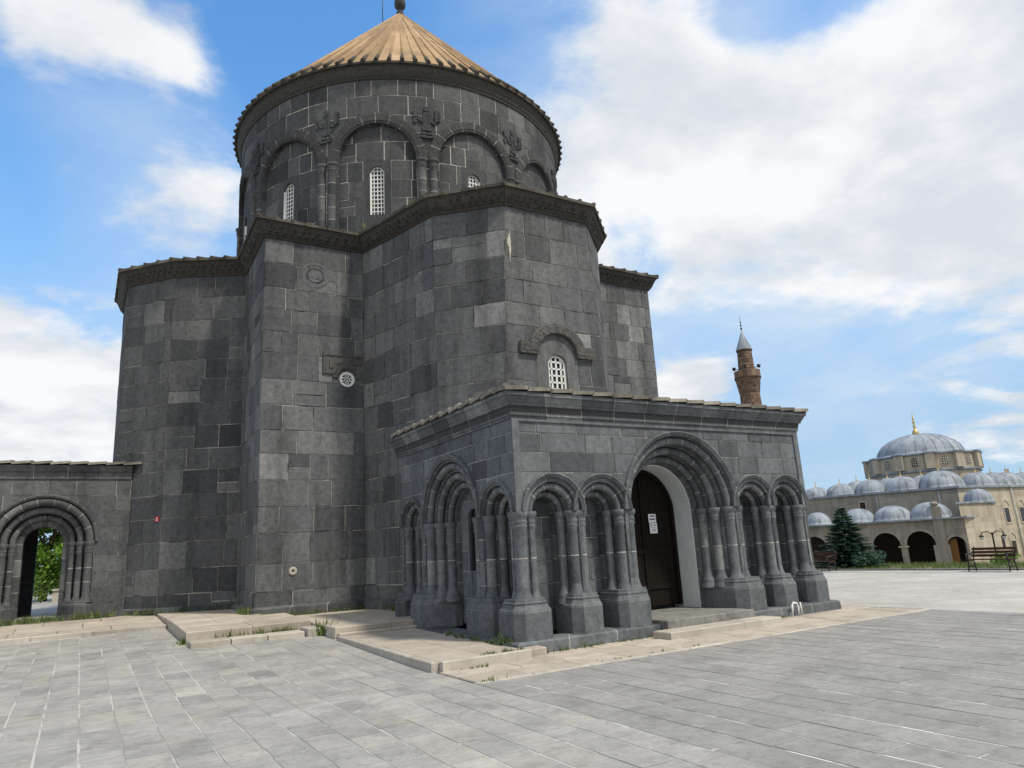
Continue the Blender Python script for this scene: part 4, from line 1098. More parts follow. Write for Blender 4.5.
# whitewashed inner jamb and the dark wooden door leaf
mb = MB(); arch_sweep(mb, Mf, main_f, SP, .22, [(1.07, .86), (1.035, .862), (1.03, 1.70)], rq, 9, 0.0005, (0, 0))
part(mb, 'plaster_jamb', [M_plaster], porch)
mb = MB(); YD, RDo = 1.45, 1.025
arch_sweep(mb, Mf, main_f, SP, .36, [(RDo, YD - .0), (RDo - .02, YD - .07), (RDo - .1, YD - .07), (RDo - .11, YD + .02)], rq, 9, .0004, (0, 0))
def arched_sheet(mb, R, y, z0, sp, c, xs=None):
    N = 20
    for a, b in zip([c - R * math.cos(PI * k / N) for k in range(N)], [c - R * math.cos(PI * (k + 1) / N) for k in range(N)]):
        ta, tb_ = [sp + math.sqrt(max(0, R * R - (q - c) ** 2)) for q in (a, b)]
        mb.face([(a, y, z0), (b, y, z0), (b, y, tb_), (a, y, ta)], 0, .5)
arched_sheet(mb, RDo - .1, YD + .015, .36, SP, main_f)
for k in range(-4, 5):                                                                    # plank battens
    x = main_f + k * .2; top = SP + math.sqrt((RDo - .12) ** 2 - (abs(x - main_f) + .0) ** 2); mb.box(x - .096, x + .096, YD - .006, YD + .01, .38, top - .03)
for z in (.75, 1.55, 2.35): mb.box(main_f - .86, main_f + .86, YD - .035, YD - .013, z, z + .13)
mb.box(main_f - .02, main_f + .02, YD - .05, YD - .036, .4, 3.3)
part(mb, 'door', [M_door], porch)
# stone steps at the door
mb = MB()
slab_row(mb, 3.03, 5.52, -.5, 1.44, .30, .0, 'x', 2.6, .002)
tag(mb.build('doorstep', M_grey), 'upper grey stone landing at the foot of the dark door', 'step')
mb = MB(); slab_row(mb, 2.62, 5.75, -1.0, -.51, .15, .0, 'x', 1.8, .004)
slab_row(mb, 2.62, 2.94, -.5, -.33, .15, .0, 'x', .6, .004); slab_row(mb, 5.56, 5.75, -.5, -.33, .15, .0, 'x', .9, .004)
tag(mb.build('doorstep', M_kerb), 'lower pale stone step before the church door', 'step')
# notice taped on the door
mb = MB(); nx, nz = 4.47, 2.06; yn = YD - .055
mb.box(nx - .0, nx + .23, yn - .004, yn, nz + .20, nz + .40, 0); mb.box(nx + .015, nx + .245, yn - .004, yn, nz - .05, nz + .185, 0)
for (a, b, c, e) in ((.05, .19, .335, .365), (.03, .2, .26, .295), (.02, .23, .186, .199), (.05, .10, .12, .15), (.15, .2, .125, .15), (.06, .2, .075, .085), (.05, .21, .04, .05), (.07, .19, .0, .012)): mb.box(nx + a, nx + b, yn - .006, yn - .0041, nz + c, nz + e, 1)
tag(mb.build('paper_notice', [M_paper, M_ink]), 'pair of white printed paper notices stuck on the dark church door', 'notice')
# white metal hoop by the last pedestals
mb = MB(); hx, hy = 6.98, -.42
pth = [(hx - .15, .02), (hx - .12, .27), (hx - .06, .31), (hx + .03, .29), (hx + .07, .22), (hx + .08, .02)]
for a, b in zip(pth[:-1], pth[1:]): mb.tube((a[0], hy, a[1]), (b[0], hy, b[1]), .022, .022, 8)
for a in pth[1:-1]: mb.lathe([(0, -.022), (.016, -.016), (.022, 0), (.016, .016), (0, .022)], (a[0], hy, a[1]), 8)
mb.tube((hx + .22, hy + .03, .02), (hx + .19, hy + .03, .3), .02, .018, 8)
tag(mb.build('metal_hoop', M_white), 'small white bent metal hoop against the right porch plinth', 'hoop')

# ------------------------------------------------------------------ second porch at the left, with an open archway
YL = 14.6; rl = random.Random(31)
SPL, ZTL = 2.78, 4.72; XA = -8.0; XL0, XL1 = -16.4, -5.72
lm = MB()
PL = lambda u, v, d=0: (XL0 + u, YL - d, v)
ML = lambda u, v, d: (XL0 + u, YL + d, v)
ua = XA - XL0
arcL = [(ua, 1.36, SPL)]
ashlar(lm, PL, 0, XL1 - XL0, courses(SPL, ZTL, .48, rl, .08), (.5, 1.2), rl, arcL, (), .009, .01, jit=.004)
ashlar(lm, PL, 0, ua - 1.36, courses(.4, SPL, .48, rl, .06), (.5, 1.1), rl, (), (), .009, .01, jit=.004)
ashlar(lm, PL, ua + 1.36, XL1 - XL0, courses(.4, SPL, .48, rl, .06), (.4, .8), rl, (), (), .009, .01, jit=.004)
YB = 18.8
lm.box(XL0, -8.3, YB - .5, YB, .3, ZTL, 0, .2); lm.box(-7.28, -6.2, YB - .5, YB, .3, ZTL, 0, .2); lm.box(-8.3, -7.28, YB - .5, YB, 3.45, ZTL, 0, .2)
lm.box(XL0, XL0 + .5, YL + .02, YB - .51, .3, ZTL, 0, .2)
lm.box(-9.6, -9.2, YL + 1.0, YB - .51, .3, ZTL, 0, .2)
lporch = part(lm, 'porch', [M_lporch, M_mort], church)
mb = MB(); arch_sweep(mb, ML, ua, SPL, .4, [(1.36, 0), (1.36, .17), (1.12, .17), (1.12, .35), (.9, .35), (.9, .52), (.62, .52), (.52, .56), (.52, 1.1)], rl, .45, .007)
for R, d, rad in ((1.24, .07, .115), (1.0, .25, .10), (.78, .42, .09)): arch_roll(mb, ML, ua, SPL, R, d, rad, rl)
arch_sweep(mb, ML, ua, SPL, SPL, [(1.46, .0), (1.46, -.06), (1.43, -.075), (1.38, -.05), (1.37, .0)], rl, .6, .005, (0, 1), False)
part(mb, 'arch', [M_lporch, M_mort], lporch)
for s in (-1, 1):
    for R, d, rad in ((1.24, .07, .115), (1.0, .25, .10), (.78, .42, .09)):
        x, y, _ = ML(ua + s * R, 0, d); part(column_mesh(x, y, .95, 1.15, 2.42, SPL + .01, rad, rl), 'column', [M_lporch, M_mort], lporch)
    poly = [(XA + s * .52, YL + 1.0), (XA + s * .54, YL + .5), (XA + s * .82, YL - .02), (XA + s * .95, YL - .16), (XA + s * 1.28, YL - .16), (XA + s * 1.4, YL - .03), (XA + s * 1.4, YL + .4), (XA + s * .9, YL + 1.0)][::s]
    mb = MB(); pedestal(mb, poly, XA + s * .95, YL + .3, .4, .88, 1.02, .8, rl); part(mb, 'pedestal', [M_lporch, M_mort], lporch)
mb = MB()
sweep_path(mb, [(XL0, YL), (XL1, YL)], [(-.02, ZTL), (.04, ZTL), (.05, ZTL + .2), (.1, ZTL + .22), (.18, ZTL + .34), (.2, ZTL + .35), (.2, ZTL + .4), (-.1, ZTL + .41)], False, rl, .9, .006)
mb.face([(XL1, YL - x, z) for x, z in [(-.1, ZTL), (.04, ZTL), (.05, ZTL + .2), (.1, ZTL + .22), (.18, ZTL + .34), (.2, ZTL + .4), (-.1, ZTL + .41)]], 0, .4)
part(mb, 'cornice', [M_lporch, M_mort], lporch)
mb = MB(); k = 22; ln_ = (XL1 + .22 - XL0) / k; zt = ZTL + .415
for q in range(k): tile((XL0 + q * ln_, YL - .27, zt), (XL0 + (q + 1) * ln_ + .02, YL - .27, zt), (0, .97, .11), 1.0, .05, beta(rl))
mb.face([(XL0, YL + .6, zt + .16), (XL1, YL + .6, zt + .16), (XL1, 16.7, zt + .4), (XL0, 16.7, zt + .4)], 0, .4); mb.face([(XL0, 16.7, zt + .4), (XL1, 16.7, zt + .4), (XL1, YB + .2, zt), (XL0, YB + .2, zt)], 0, .4)
part(mb, 'roof', [M_tile], lporch)
mb = MB(); mb.box(XL0, -8.55, YL - .3, YL - .02, .3, .62, 0, .4); mb.box(-7.45, -5.6, YL - .3, YL - .02, .3, .62, 0, .4); mb.box(-8.52, -7.48, YL - .2, YL + 1.2, .3, .60, 1, .4)
part(mb, 'plinth', [M_lporch, M_grey], lporch)
mb = MB(); q0 = Vector((-4.87, 13.65)); q1 = Vector((-6.21, 15.2)); tt = .07; t_ = (q1 - q0).normalized(); n_ = Vector((-t_.y, t_.x)); c_ = q0 + (q1 - q0) * tt
n_ = n_ if n_.dot(Vector((-1, -1))) > 0 else -n_
Mp = Matrix(((t_.x, n_.x, 0, c_.x + n_.x * .02), (t_.y, n_.y, 0, c_.y + n_.y * .02), (0, 0, 1, 3.36), (0, 0, 0, 1)))
mb.box(-.07, .07, -.01, .012, -.085, .085, 0, .5, Mp); mb.box(-.012, .012, .0121, .016, -.045, .045, 1, .5, Mp); mb.box(-.035, .035, .0121, .0158, .035, .047, 1, .5, Mp); mb.box(-.035, .035, .0121, .0158, -.047, -.035, 1, .5, Mp)
tag(mb.build('enamel_plate', [M_red, M_paper]), 'tiny red and white enamel plate fixed on the left apse wall', 'plate')

# ------------------------------------------------------------------ the mosque beyond the plaza, at the right
Q = Vector((64.25, 24.91)); dl = Vector((-.45, .89)).normalized(); nl = Vector((-.89, -.45)).normalized(); er = Vector((1, -.05)).normalized(); nre = Vector((-.05, -1)).normalized()
mosque = empty('domed_mosque', (Q.x + 6, Q.y + 8, -1.6), 'tan stone mosque with many grey lead domes across the plaza', 'mosque')
rm = random.Random(41)
def qp(s, o): v = Q + dl * s + nl * o; return (v.x, v.y)
def qe(e, o, o2=0): v = Q + nl * o + er * e + nre * o2; return (v.x, v.y)
ZB = -1.75
def wallseg(mb, a, b, z0, z1, arches=(), tb=0, ms=(0, 0)):
    P_, L_ = plane_map(a, b); ashlar(mb, P_, 0, L_, courses(z0, z1, .45, rm, .05), (.9, 1.8), rm, arches, (), .006, .006, ms=ms, jit=0, tb=tb)
mb = MB()
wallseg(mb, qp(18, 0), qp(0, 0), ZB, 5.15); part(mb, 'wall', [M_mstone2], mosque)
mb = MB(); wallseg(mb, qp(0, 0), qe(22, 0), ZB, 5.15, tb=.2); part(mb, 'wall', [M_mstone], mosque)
mb = MB()
base_poly = [qp(18.3, .25), qp(-.15, .25), qe(22, .25), (qe(22, 0)[0] + dl.x * 18, qe(22, 0)[1] + dl.y * 18)]
mb.prism(base_poly, 5.15, 5.36, 0, .35); part(mb, 'roof_edge', [M_lead], mosque)
def dome(c, z, R, H, n=28, ribs=16, fin=.5, name='dome', zskirt=.25):
    mb = MB(); pr = [(R * 1.08, z - zskirt), (R * 1.06, z)] + [(R * math.cos(PI / 2 * k / 9), z + H * math.sin(PI / 2 * k / 9)) for k in range(10)]
    tints = [rm.uniform(.25, .8) for _ in range(n)]
    mb.lathe(pr, (*c, 0), n, tintf=lambda a, b: tints[b])
    for k in range(ribs):
        w_ = 2 * PI * k / ribs; last = None
        for j in range(8):
            a = PI / 2 * j / 8; p = (c[0] + R * 1.005 * math.cos(a) * math.cos(w_), c[1] + R * 1.005 * math.cos(a) * math.sin(w_), z + H * 1.004 * math.sin(a))
            if last: mb.tube(last, p, .015 * (R / 2) ** .5, None, 4, 0, .48, False)
            last = p
    o = part(mb, name, [M_lead], mosque)
    if fin:
        f = MB(); f.lathe([(r_ * fin * .62, z_ * fin) for r_, z_ in ((.3, 0), (.36, .12), (.22, .3), (.09, .42), (.16, .55), (.07, .68), (.15, .82), (.06, .95), (.13, 1.08), (.04, 1.2), (.03, 1.55), (0, 1.6))], (*c, z + H - .02), 8)
        part(f, 'finial', [M_gold], o)
    return o
for s, R, H in ((17.0, 1.5, 1.1), (14.6, 1.5, 1.1), (12.9, 1.45, 1.1), (10.5, 1.6, 1.25), (7.6, 1.6, 1.45), (4.7, 1.75, 1.5), (1.3, 2.05, 1.75)): dome(qp(s, -2.6), 5.36, R, H)
for s in (9.2, 6.2, 3.0): dome(qp(s, -6.0), 5.5, 1.5, 1.5, 20, 12)
for e in (3.6, 6.4, 9.2, 12.2, 15.2): dome(qe(e, -3.0 - e * .02), 5.36, 1.6, 1.45)
# great drum
dc = qp(3.1, -14.5)
mb = MB(); mb.lathe([(5.95, 5.2), (5.95, 7.5)], (*dc, 0), 8, 0, .6, False); mb.lathe([(5.6, 7.75), (5.6, 9.35)], (*dc, 0), 24, 0, .55, False)
mb.lathe([(5.95, 7.52), (6.15, 7.55), (6.15, 7.72), (5.6, 7.8)], (*dc, 0), 8, 1, .2, False); mb.lathe([(5.6, 9.36), (5.8, 9.4), (5.8, 9.55), (4.6, 9.8)], (*dc, 0), 24, 1, .2, False)
for k in range(12):
    a = 2 * PI * (k + .25) / 12; Mx = Matrix.Translation((*dc, 0)) @ Matrix.Rotation(a, 4, 'Z'); mb.box(5.4, 6.0, -.45, .45, 7.8, 9.45, 0, .65, Mx); mb.box(5.4, 6.12, -.55, .55, 9.46, 9.6, 1, .2, Mx)
part(mb, 'drum', [M_mstone, M_lead], mosque)
for k in range(12):
    a = 2 * PI * (k + .75) / 12; Mx = Matrix.Translation((*dc, 0)) @ Matrix.Rotation(a, 4, 'Z')
    mb = MB(); Mw = lambda u, v, d: tuple(Mx @ Vector((5.6 - d, u, v)))
    arched_pane(mb, Mw, -.42, .42, 8.0, 9.2, -.01, 1); arched_pane(mb, Mw, -.3, .3, 8.12, 9.08, -.03, 0)
    for q in (-.1, .1): slabbox(mb, Mw, q - .03, q + .03, 8.12, 9.0, .05, 1)
    for q in (8.35, 8.6, 8.85): slabbox(mb, Mw, -.3, .3, q - .03, q + .03, .045, 1)
    part(mb, 'window', [M_glass, M_mstone], mosque)
dome(dc, 9.62, 4.5, 2.6, 40, 28, 1.75, 'dome')
# portico with arches
PO = 6.0; ZP = 2.3
mb = MB()
P_, L_ = plane_map(qp(14.6, PO), qp(-.1, PO))
ar = [(14.6 - c, r_, sp) for c, r_, sp in ((12.4, 1.12, .25), (9.3, 1.12, .25), (6.25, 1.12, .25), (3.5, 1.12, .25), (.78, .66, .1))]
ashlar(mb, P_, 0, L_, courses(ZB, ZP, .45, rm, .05), (.9, 1.6), rm, ar, (), .006, .006, ms=(0, 0), jit=0)
for uc, R, sp in ar: arch_sweep(mb, lambda u, v, d: P_(u, v, -d), uc, sp, ZB, [(R, -.005), (R, .55)], rm, .6, .004, (0, 0)); arch_sweep(mb, lambda u, v, d: P_(u, v, -d), uc, sp, sp, [(R + .22, .0), (R + .22, -.04), (R, -.04)], rm, .5, .004, (0, 0), False, .25)
part(mb, 'portico_wall', [M_mstone2], mosque)
for s in (7.8, 4.9, 1.95):                                    # pier caps
    mb = MB(); mb.prism([qp(s + .42, PO + .12), qp(s - .42, PO + .12), qp(s - .42, PO + .01), qp(s + .42, PO + .01)], .0, .14, 0, .5); part(mb, 'pier_cap', [M_mstone], mosque)
mb = MB(); mb.prism([qp(1.95 + .62, PO + .5), qp(1.95 - .62, PO + .5), qp(1.95 - .62, PO + .02), qp(1.95 + .62, PO + .02)], ZB, .1, 0, .3); mb.prism([qp(2.3, PO + .25), qp(1.5, PO + .25), qp(1.5, PO + .02), qp(2.3, PO + .02)], .1, 3.4, 0, .4); part(mb, 'buttress', [M_mstone2], mosque)
mb = MB(); wallseg(mb, qp(-.1, PO), qe(5.3, PO), ZB, ZP, tb=.25); part(mb, 'wall', [M_mstone], mosque)
mb = MB(); mb.prism([qp(14.9, PO + .35), qp(-.3, PO + .4), qe(1.9, PO + .3), qp(-1, .3), qp(14.9, .3)], ZP, ZP + .14, 0, .3); part(mb, 'portico_roof', [M_lead], mosque)
for s, R, H in ((12.3, 1.25, 1.15), (8.6, 1.55, 1.25), (5.6, 1.7, 1.3), (2.5, 1.75, 1.4)): dome(qp(s, 3.0), ZP + .25, R, H, 24, 16, 0)
mb = MB(); pb = [qe(-.2, 5.0), qe(5.4, 5.6), qe(5.4, 0), qp(-.1, .05)]; mb.prism(pb, ZP - .3, 3.55, 0, .6); part(mb, 'bay_wall', [M_mstone], mosque)
mb = MB(); mb.prism([qe(-.6, 5.2), qe(5.7, 5.9), qe(5.8, 0), qp(-.3, .05)], 3.55, 3.7, 0, .3); part(mb, 'bay_roof', [M_lead], mosque)
dome(qe(3.0, 3.2), 3.72, 1.2, 1.2, 20, 12, 0)
mb = MB(); mb.tube((*qp(2.0, 4.5), 2.3), (*qp(2.0, 4.5), 3.6), .28, .24, 10, 0, .5); mb.lathe([(.3, 3.6), (.34, 3.65), (.34, 3.8), (0, 3.95)], (*qp(2.0, 4.5), 0), 10); part(mb, 'chimney', [M_mstone2], mosque)
def rect_window(M, u, v0, v1, hw, arch=False):
    mb = MB()
    for a, b, c, e in ((u - hw - .12, u + hw + .12, v1, v1 + .14), (u - hw - .12, u + hw + .12, v0 - .14, v0), (u - hw - .12, u - hw, v0, v1), (u + hw, u + hw + .12, v0, v1)): slabbox(mb, M, a, b, c, e, .06, 0, .8)
    mb.face([M(u - hw, v0, -.01), M(u + hw, v0, -.01), M(u + hw, v1, -.01), M(u - hw, v1, -.01)], 1)
    for k in range(1, 4): slabbox(mb, M, u - hw, u + hw, v0 + (v1 - v0) * k / 4 - .02, v0 + (v1 - v0) * k / 4 + .02, .03, 2)
    slabbox(mb, M, u - .02, u + .02, v0, v1, .03, 2)
    if arch: arch_sweep(mb, M, u, v1 + .14, v1 + .14, [(hw + .3, 0), (hw + .3, -.05), (hw + .18, -.05)], rm, .5, .004, (0, 0), False, .3)
    part(mb, 'window', [M_mstone, M_glass, M_bench], mosque)
Pr = lambda u, v, d: (qe(u, 0, -d)[0], qe(u, 0, -d)[1], v)
for u, a, b in ((7.55, 1.7, 3.1), (10.3, 1.7, 3.1), (7.6, -1.5, -.1), (5.7, -.85, .45), (10.6, -1.5, -.1), (13.2, 1.7, 3.1), (13.4, -1.5, -.1)): rect_window(Pr, u, a, b, .4, True)
Pr6 = lambda u, v, d: (qe(u, PO, -d)[0], qe(u, PO, -d)[1], v)
rect_window(Pr6, 1.95, -.05, 1.05, .3)
Pl0 = lambda u, v, d: (qp(u, -d)[0], qp(u, -d)[1], v)
rect_window(Pl0, 8.35, 3.75, 4.45, .25)
for s in (7.0, 1.6):
    mb = MB(); mb.tube((*qp(s, .1), 2.5), (*qp(s, .1), 5.2), .05, None, 6, 0, .8); part(mb, 'drainpipe', [M_lead], mosque)
mb = MB(); mb.tube((*qe(9.0, 0, .1), ZB), (*qe(9.0, 0, .1), 5.2), .05, None, 6, 0, .8); part(mb, 'drainpipe', [M_lead], mosque)
mb = MB(); Pd = lambda u, v, d: (qp(u, PO - .4 - d)[0], qp(u, PO - .4 - d)[1], v)
mb.face([Pd(1.35, ZB, 0), Pd(.75, ZB, 0), Pd(.75, .6, 0), Pd(1.1, .55, 0), Pd(1.35, .3, 0)], 0, .5); slabbox(mb, Pd, .8, .95, -1.0, -.2, .03); part(mb, 'door', [M_doorb], mosque)
mb = MB(); mb.prism([qp(15, .12), qp(.3, .12), qp(.3, .02), qp(15, .02)], ZB, 1.5, 0, .2); part(mb, 'portico_shade_panel', [M_portico_shade], mosque)  # dark panel added on the back wall to stand for the portico's deep shade

# ------------------------------------------------------------------ minaret
rn = random.Random(51)
mc = (58.45, 42.75)
minaret = empty('brick_minaret', (*mc, -1.7), 'old red brick minaret with grey conical cap rising behind the porch', 'minaret')
def brick_ring(mb, R0, R1, z0, z1, hb, nb):
    nrow = max(1, round((z1 - z0) / hb))
    for k in range(nrow):
        za, zb_ = z0 + (z1 - z0) * k / nrow, z0 + (z1 - z0) * (k + 1) / nrow
        ra, rb_ = R0 + (R1 - R0) * k / nrow, R0 + (R1 - R0) * (k + 1) / nrow
        for j in range(nb):
            a0, a1 = 2 * PI * (j + .5 * (k % 2)) / nb, 2 * PI * (j + 1 + .5 * (k % 2)) / nb
            t = min(1, max(0, rn.gauss(.5, .25))); gz = .02; ga = .012
            p = [(mc[0] + r_ * math.cos(a), mc[1] + r_ * math.sin(a), z) for r_, a, z in ((ra, a0 + ga, za + gz), (ra, a1 - ga, za + gz), (rb_, a1 - ga, zb_ - gz), (rb_, a0 + ga, zb_ - gz))]
            mb.face(p, 0, t)
    mb.lathe([(R0 - .03, z0), (R1 - .03, z1)], (*mc, 0), nb, 0, .1)
mb = MB(); brick_ring(mb, 1.75, 1.12, -1.7, 17.85, .42, 16); part(mb, 'shaft', [M_brick], minaret)
mb = MB(); brick_ring(mb, 1.15, 1.42, 17.85, 19.55, .3, 18); mb.lathe([(1.42, 19.55), (1.52, 19.59), (1.52, 19.73), (1.2, 19.75), (.9, 19.75)], (*mc, 0), 18, 0, .2, False)
mb.lathe([(1.48, 19.75), (1.48, 20.50), (1.36, 20.50), (1.36, 19.75)], (*mc, 0), 18, 0, .8, False, tintf=lambda a, b: .3 + .6 * ((b * 7) % 5) / 5)
part(mb, 'balcony', [M_brick], minaret)
mb = MB(); brick_ring(mb, .98, .82, 19.75, 22.85, .36, 14); mb.lathe([(.82, 22.85), (.9, 22.90), (.9, 23.05), (.8, 23.10)], (*mc, 0), 14, 0, .1, False); part(mb, 'upper_shaft', [M_brick], minaret)
mb = MB(); mb.lathe([(.94, 23.05), (.92, 23.15), (0.04, 25.45)], (*mc, 0), 16, 0, .4); part(mb, 'cap', [M_lead], minaret)
mb = MB(); mb.tube((*mc, 25.35), (*mc, 27.35), .045, .02, 6)
for z, r_ in ((25.75, .13), (26.15, .11), (26.55, .09)): mb.lathe([(0, z - r_), (r_ * .8, z - r_ * .5), (r_, z), (r_ * .8, z + r_ * .5), (0, z + r_)], (*mc, 0), 8)
part(mb, 'finial', [M_iron], minaret)
for k in range(4):
    mb = MB(); a = PI / 2 * k + .6; mb.tube((mc[0] + .9 * math.cos(a), mc[1] + .9 * math.sin(a), 20.85), (mc[0] + 1.35 * math.cos(a), mc[1] + 1.35 * math.sin(a), 20.95), .04, .04, 6); mb.lathe([(0, 20.75), (.16, 20.80), (.22, 21.15), (0, 21.10)], (mc[0] + 1.4 * math.cos(a), mc[1] + 1.4 * math.sin(a), 0), 8)
    part(mb, 'loudspeaker', [M_iron], minaret)

# ------------------------------------------------------------------ far houses at the right edge
def house(x, y, wx, wy, z0, h, roofm, wallm, label, rz):
    o = empty('town_house', (x, y, z0), label, 'house')
    Mx = Matrix.Translation((x, y, z0)) @ Matrix.Rotation(rz, 4, 'Z')
    mb = MB(); mb.box(-wx / 2, wx / 2, -wy / 2, wy / 2, 0, h, 0, .5, Mx); part(mb, 'wall', [wallm], o)
    mb = MB(); e = .5; rid = h + wy * .2
    A = [Mx @ Vector(p) for p in ((-wx / 2 - e, -wy / 2 - e, h), (wx / 2 + e, -wy / 2 - e, h), (wx / 2 - 2, 0, rid), (-wx / 2 + 2, 0, rid), (wx / 2 + e, wy / 2 + e, h), (-wx / 2 - e, wy / 2 + e, h))]
    for q in ((0, 1, 2, 3), (4, 5, 3, 2), (1, 4, 2), (5, 0, 3)): mb.face([A[k] for k in q], 0, .5)
    rf = part(mb, 'roof', [roofm], o)
    mb = MB(); mb.box(-1.5, -.8, -.6, .1, rid - 1, rid + .9, 0, .5, Mx); part(mb, 'chimney', [wallm], rf)
    k = int(wx / 3)
    for q in range(k):
        for z in [h - 2.2 - 3 * j for j in range(int(h / 3))]:
            mb = MB(); xx = -wx / 2 + (q + .5) * wx / k
            mb.box(xx - .6, xx + .6, -wy / 2 - .06, -wy / 2 - .02, z, z + 1.4, 0, .5, Mx); mb.box(xx - .04, xx + .04, -wy / 2 - .09, -wy / 2 - .061, z, z + 1.4, 1, .5, Mx); part(mb, 'window', [M_glass, M_white], o)
M_rtile = plain('red_roof_tile', (.22, .09, .065), .85, var=.3, scale=2)
M_hw = plain('pale_render', (.5, .49, .46), .9, var=.1, scale=1)
M_hw2 = plain('pink_render', (.42, .3, .26), .9, var=.1, scale=1)
house(139, 54, 20, 10, -2, 10.2, M_rtile, M_hw, 'white town house with red tiled roof behind the mosque domes', .35)
house(150, 92, 12, 9, -2, 9.6, M_rtile, M_hw2, 'small pink house with red roof far behind the left of the mosque', .5)

# ------------------------------------------------------------------ plants
def leaves(mb, c, rad, n, size, r, squash=1., t0=.0, t1=1., up=.4):
    for _ in range(n):
        while True:
            p = Vector((r.uniform(-1, 1), r.uniform(-1, 1), r.uniform(-1, 1)))
            if .25 < p.length < 1: break
        q = Vector(c) + Vector((p.x * rad, p.y * rad, p.z * rad * squash))
        nrm = Vector((r.gauss(0, 1), r.gauss(0, 1), r.gauss(up, 1))).normalized(); a = nrm.orthogonal().normalized(); b = nrm.cross(a); s = size * r.uniform(.6, 1.3)
        mb.face([q - a * s, q - b * s * .5, q + a * s, q + b * s * .5], 0, r.uniform(t0, t1))
def fir(x, y, z, h, R, label, seed):
    r = random.Random(seed); o = empty('fir_tree', (x, y, z), label, 'tree')
    mb = MB(); mb.tube((x, y, z), (x, y, z + h * .95), h * .03, .01, 8); part(mb, 'trunk', [M_bark], o)
    mb = MB(); lv = 22
    for k in range(lv):
        f = k / (lv - 1); zz = z + h * (.06 + .9 * f); L = R * (1 - f) ** .85 * r.uniform(.85, 1.1) + .06; nb = int(13 - 7 * f)
        for j in range(nb):
            a = 2 * PI * (j + r.uniform(-.3, .3)) / nb + k; ll = L * r.uniform(.7, 1.12); dz = -.16 * ll + r.uniform(-.05, .05)
            mb.tube((x, y, zz), (x + ll * math.cos(a), y + ll * math.sin(a), zz + dz), .015, .006, 4, 0, .1, False)
            n = int(40 + 120 * ll)
            for i in range(n):
                g = r.uniform(.12, 1.0); cx_, cy_, cz_ = x + ll * g * math.cos(a), y + ll * g * math.sin(a), zz + dz * g + .12 * g * g * ll
                a2 = a + r.choice((-1, 1)) * r.uniform(.2, 1.1); s = r.uniform(.12, .26) * (1.15 - .35 * g); w_ = s * .16
                d_ = Vector((math.cos(a2), math.sin(a2), r.uniform(-.25, .45))); sd_ = Vector((-math.sin(a2), math.cos(a2), r.uniform(-.5, .5))) * w_
                p0 = Vector((cx_, cy_, cz_)); mb.face([p0 - sd_, p0 + d_ * s * .6 - sd_ * .8, p0 + d_ * s, p0 + sd_], 0, min(1, max(0, .25 + .55 * g + r.gauss(0, .18))))
    part(mb, 'crown', [M_fir], o)
fir(26.0, 11.15, -.06, 3.05, 1.7, 'dark green fir tree beside the half hidden bench', 61)
def bush(x, y, z, R, H, label, seed, mm=None, name='shrub'):
    r = random.Random(seed); o = empty(name, (x, y, z), label, 'shrub')
    mb = MB()
    for k in range(5): a = r.uniform(0, 2 * PI); mb.tube((x, y, z), (x + R * .5 * math.cos(a), y + R * .5 * math.sin(a), z + H * .7), .02, .008, 5)
    part(mb, 'stem', [M_bark], o)
    mb = MB()
    for k in range(9): a = r.uniform(0, 2 * PI); q = r.uniform(.2, .75) * R; leaves(mb, (x + q * math.cos(a), y + q * math.sin(a), z + H * r.uniform(.3, .75)), R * .45, 110, .06, r, H / R * .5)
    part(mb, 'foliage', [mm or M_leaf], o)
bush(25.6, 9.9, -.05, .85, .95, 'low dark conifer bush at the foot of the fir tree', 62, M_fir)
bush(29.8, 5.9, -.25, .7, .7, 'light green bush behind the whole wooden bench', 64)
def tree(x, y, z, h, R, label, seed, n=26):
    r = random.Random(seed); o = empty('broadleaf_tree', (x, y, z), label, 'tree')
    mb = MB(); mb.tube((x, y, z), (x + .1, y, z + h * .45), .22, .13, 9)
    tips = []
    for k in range(8):
        a = 2 * PI * k / 8 + r.uniform(-.3, .3); t_ = Vector((x + R * .6 * math.cos(a), y + R * .6 * math.sin(a), z + h * r.uniform(.5, .85))); mb.tube((x + .05, y, z + h * r.uniform(.25, .42)), t_, .07, .02, 6); tips.append(t_)
    part(mb, 'trunk', [M_bark], o)
    mb = MB()
    for k in range(n):
        a = r.uniform(0, 2 * PI); q = math.sqrt(r.random()) * R * .85; zz = z + h * r.uniform(.12, .95); sh_ = 1 - .5 * abs((zz - z) / h - .55) * 2
        c = (x + q * sh_ * math.cos(a), y + q * sh_ * math.sin(a), zz); tl = r.uniform(0, .5); leaves(mb, c, R * r.uniform(.24, .36), 330, .13, r, .8, tl, tl + .5)
    part(mb, 'crown', [M_leaf], o)
tree(-8.6, 36.0, .45, 7.0, 2.6, 'bright green leafy tree seen through the left archway', 71, 46)
tree(-13.5, 41.0, .45, 8.0, 3.0, 'second leafy tree farther back behind the left porch', 72)
